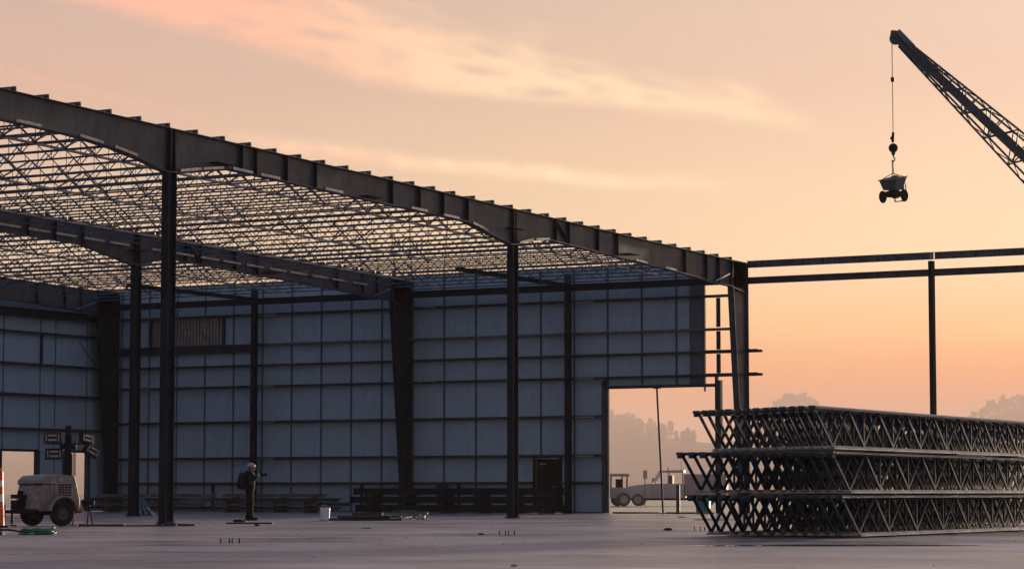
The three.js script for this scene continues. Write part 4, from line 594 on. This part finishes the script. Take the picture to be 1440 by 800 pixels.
// ---------------------------------------------------------------- vehicles beyond the doorway, part of the mist put into their pale colours
{
  const FW = [-Math.sin(YAW), -Math.cos(YAW)], RT = [Math.cos(YAW), -Math.sin(YAW)];
  const spot = (d, r) => [camera.position.x + FW[0] * d + RT[0] * r, -0.15, camera.position.z + FW[1] * d + RT[1] * r];
  const ext = (pts, w, b = 0.04) => toCreasedNormals(new THREE.ExtrudeGeometry(new THREE.Shape(pts.map(([a, c]) => new THREE.Vector2(a, c))), { depth: w, bevelEnabled: true, bevelSize: b, bevelThickness: b, bevelSegments: 2 }).translate(0, 0, -w / 2), 0.6);
  const wheel = (t, x, z, r) => { const w = new THREE.Group(); w.name = 'wheel'; w.position.set(x, r, z); t.add(w); mesh('tyre', new THREE.TorusGeometry(r * 0.74, r * 0.26, 10, 28), M.hazeTyre, w); mesh('rim', new THREE.CylinderGeometry(r * 0.6, r * 0.6, 0.18, 18).rotateX(Math.PI / 2), M.hazeTan, w); };  // haze is put into the pale tyre and rim colours
  { // work truck, nose towards the left of the doorway (local +x)
    const t = thing('work_truck', 'pale work truck parked in the mist outside the big doorway', 'truck', spot(190, 11.3), YAW + Math.PI - 0.15);
    mesh('hood', ext([[0.9, 0.6], [2.75, 0.6], [2.8, 1.2], [2.55, 1.42], [0.9, 1.62]], 1.8), M.hazePaint, t); mesh('cab_lower', ext([[-1.5, 0.6], [0.85, 0.6], [0.85, 1.6], [-1.5, 1.6]], 1.86), M.hazePaint, t);
    mesh('cab_roof', ext([[-1.45, 2.5], [0.25, 2.5], [0.3, 2.58], [-1.45, 2.6]], 1.7), M.hazePaint, t);
    for (const s of [-1, 1]) { for (const [a, b] of [[V(0.85, 1.66, s * 0.88), V(0.28, 2.5, s * 0.8)], [V(-0.35, 1.66, s * 0.9), V(-0.35, 2.5, s * 0.83)], [V(-1.45, 1.66, s * 0.9), V(-1.4, 2.5, s * 0.83)]]) mesh('pillar', bar(a, b, 0.1), M.hazePaint, t); mesh('side_window', bar(V(-0.02, 1.68, s * 0.88), V(-0.02, 2.48, s * 0.82), 0.55, 0.01), M.glass, t); mesh('side_window', bar(V(-0.9, 1.68, s * 0.88), V(-0.9, 2.48, s * 0.82), 0.95, 0.01), M.glass, t); mesh('headlight', box(0.05, 0.2, 0.3, 2.85, 1.0, s * 0.65), M.lens, t); mesh('mirror', box(0.1, 0.3, 0.2, 0.75, 1.9, s * 1.12), M.black, t); }
    mesh('seat_row', [box(0.3, 0.7, 1.5, -0.5, 1.9, 0)], M.black, t); mesh('cargo_bed', ext([[-4.6, 0.75], [-1.62, 0.75], [-1.62, 2.3], [-4.6, 2.3]], 1.9), M.hazeTan, t); mesh('bumper', box(0.2, 0.25, 1.9, 2.9, 0.6, 0), M.black, t); mesh('chassis', box(7, 0.2, 0.9, -0.9, 0.52, 0), M.black, t);
    mesh('beacon', new THREE.CylinderGeometry(0.07, 0.07, 0.2, 10).translate(-0.3, 2.72, 0), M.orange, t); mesh('whip_antenna', bar(V(-1.2, 2.6, 0.5), V(-1.2, 3.4, 0.5), 0.03), M.black, t);
    for (const x of [1.9, -3.2]) for (const s of [-1, 1]) wheel(t, x, s * 0.88, 0.46);
  }
  { const t = thing('tractor', 'small cabbed tractor parked in the mist at the doorway jamb', 'tractor', spot(185, 7.25), YAW + Math.PI + 0.25);
    mesh('engine_cover', ext([[0.3, 0.7], [1.7, 0.7], [1.75, 1.25], [0.3, 1.4]], 0.8), M.hazeTan, t); mesh('cab_base', ext([[-0.9, 0.6], [0.3, 0.6], [0.3, 1.3], [-0.9, 1.3]], 1.3), M.hazeTan, t); mesh('cab_roof', ext([[-1.05, 2.18], [0.45, 2.18], [0.4, 2.3], [-1.0, 2.3]], 1.4), M.hazeTan, t);
    for (const s of [-1, 1]) for (const x of [-0.9, 0.3]) mesh('pillar', bar(V(x, 1.3, s * 0.6), V(x, 2.2, s * 0.62), 0.08), M.black, t);
    mesh('seat', box(0.4, 0.7, 0.5, -0.5, 1.6, 0), M.black, t); mesh('exhaust', bar(V(0.9, 1.3, 0.3), V(0.9, 2.1, 0.3), 0.07), M.black, t);
    for (const s of [-1, 1]) { wheel(t, -0.6, s * 0.8, 0.5); wheel(t, 1.3, s * 0.65, 0.42); } }
  { const t = thing('sign_post', 'thin sign post standing in the mist between the parked vehicles', 'sign post', spot(188, 9.7), YAW); mesh('post', bar(V(0, 0, 0), V(0.06, 2.5, 0), 0.06), M.rimGrey, t); mesh('sign_plate', box(0.3, 0.62, 0.02, 0.06, 2.3, 0.05), M.hazePaint, t); }
  // far wooded rise
  const nr = 220, nd = 16, P = [], I = [], bump = (r, c, w) => Math.exp(-Math.pow((r - c) / w, 2)), hr = (r) => 165 + 80 * bump(r, 260, 330) + 152 * bump(r, 1000, 150) + 135 * bump(r, 1800, 270) + 60 * bump(r, -900, 700) + 60 * bump(r, 3000, 800) + 12 * fbm(r * 0.004, 2.2, 1, 3);
  for (let j = 0; j <= nd; j++) for (let i = 0; i <= nr; i++) { const r = -4200 + 10200 * i / nr, d = 7700 + 2600 * j / nd, k = Math.sin(Math.PI * Math.min(1, j / nd)), s = spot(d, r); P.push(s[0], -8 + hr(r) * Math.pow(k, 1.3) + (j % nd ? 4 * fbm(r * 0.01, d * 0.01, 3, 2) : 0), s[2]); }
  for (let j = 0; j < nd; j++) for (let i = 0; i < nr; i++) { const a = j * (nr + 1) + i, b = a + 1, c = a + nr + 1, d = c + 1; I.push(a, b, c, b, d, c); }
  const hg = new THREE.BufferGeometry(); hg.setAttribute('position', new THREE.Float32BufferAttribute(P, 3)); hg.setIndex(I); hg.computeVertexNormals(); structure('hill', uvm(hg), M.earth);
  // trees on its crest
  const protos = [0, 1, 2].map((v) => {
    const t = new THREE.Group(); t.name = 'far_tree'; const H = [26, 30, 23][v];
    mesh('trunk', [bar(V(0, 0, 0), V(0.4, H * 0.75, 0.2), 0.5, 0.9, 8), bar(V(0.2, H * 0.4, 0), V(3.2, H * 0.7, 1), 0.2, 0.4, 6), bar(V(0.2, H * 0.45, 0), V(-3, H * 0.72, -1.4), 0.2, 0.4, 6)], M.bark, t);
    const clumps = []; for (let i = 0; i < 26; i++) { const y = H * rr(0.22, 0.95), w = (v === 1 ? 4.2 : 6) * Math.sqrt(Math.max(0.1, 1 - Math.pow((y / H - 0.58) / 0.46, 2))); const a = rr(0, 6.28), q = w * Math.sqrt(R()); clumps.push([q * Math.cos(a), y, q * Math.sin(a), rr(1.6, 3.1)]); }
    const LP = []; for (const [x, y, z, s] of clumps) for (let i = 0; i < 80; i++) { const d = V(rr(-1, 1), rr(-1, 1), rr(-1, 1)).normalize().multiplyScalar(s * Math.cbrt(R())), a = V(rr(-1, 1), rr(-1, 1), rr(-1, 1)).normalize().multiplyScalar(rr(0.7, 1.5)), b = V(rr(-1, 1), rr(-1, 1), rr(-1, 1)).normalize().multiplyScalar(rr(0.7, 1.5)); const c = V(x + d.x, y + d.y * 0.8, z + d.z); LP.push(c.x - a.x, c.y - a.y, c.z - a.z, c.x + b.x, c.y + b.y, c.z + b.z, c.x + a.x, c.y + a.y, c.z + a.z); }
    const g = new THREE.BufferGeometry(); g.setAttribute('position', new THREE.Float32BufferAttribute(LP, 3)); g.computeVertexNormals(); mesh('crown', uvm(g), M.leaf, t); return t;
  });
  const d0 = 9000, plant = (px, hBoost, label, group, dn = 0) => { const o = protos[Math.floor(R() * 3)].clone(), d = d0 + rr(-50, 90) - dn, r = (px - 720) / FPX * d, s = spot(d, r), hk = Math.pow(Math.sin(Math.PI * Math.min(1, (d - 7700) / 2600)), 1.3); o.name = numbered('far_tree'); o.position.set(s[0], hr(r) * hk - 15, s[2]); o.rotation.y = rr(0, 6.28); const k = rr(1.35, 1.85) * hBoost; o.scale.set(k, k, k); meta(o, label, 'tree', group); scene.add(o); };
  for (let i = 0; i < 18; i++) plant(852 + i * 4.2 + rr(-2, 2), i < 10 ? 1.25 : 1.15 - (i - 10) * 0.05, 'hazy tree on the far rise seen through the big doorway', 'far trees beyond the doorway');
  for (let i = 0; i < 46; i++) plant(rr(848, 975), 1.15, 'hazy tree on the slope of the far rise below its crest trees', 'trees on the slope of the far rise', rr(80, 520));
  for (let i = 0; i < 24; i++) plant(1079 + i * 3.5 + rr(-1.5, 1.5), 1.1, 'hazy tree in the short row on the far rise between tapered column and slim post', 'far trees beyond the open bay');
  for (let i = 0; i < 26; i++) plant(1350 + i * 4.6 + rr(-2, 2), 0.8 + 0.4 * sm(0, 10, i), 'hazy tree in the tall clump on the far rise beyond the slim post', 'far trees beyond the slim post');
}

// grit and crumbs scattered over the slab
{
  const g = new THREE.IcosahedronGeometry(1, 0), m = new THREE.InstancedMesh(g, M.darkWood, 160), o = new THREE.Object3D(); m.name = 'slab_grit';
  for (let i = 0; i < 160; i++) { const k = rr(0.004, 0.014); o.position.set(rr(-6, 36), k * 0.4, rr(-30, 42)); o.rotation.set(rr(0, 6), rr(0, 6), rr(0, 6)); o.scale.set(k * rr(0.8, 1.8), k * 0.7, k); o.updateMatrix(); m.setMatrixAt(i, o.matrix); }
  meta(m, 'scattered crumbs of grit on the concrete slab', 'grit'); m.userData.kind = 'stuff'; m.castShadow = m.receiveShadow = true; scene.add(m);
}

// a film of water left on the slab
{
  const sh = new THREE.Shape(), n = 60; for (let i = 0; i <= n; i++) { const a = i / n * 2 * Math.PI, k = 1 + 0.45 * NO.noise(Math.cos(a) * 1.7 + 4, Math.sin(a) * 1.7, 3.3), x = 2.3 * k * Math.cos(a), y = 0.42 * k * Math.sin(a); if (i) sh.lineTo(x, y); else sh.moveTo(x, y); }
  const g = new THREE.ShapeGeometry(sh, 4); g.rotateX(-Math.PI / 2); const m = structure('puddle', uvm(g), mat(0.1, 0.088, 0.09, 0.07)); m.position.set(25.0, 0.004, 16.6); m.rotation.y = SCR + 0.05;
}
renderer.render(scene, camera);
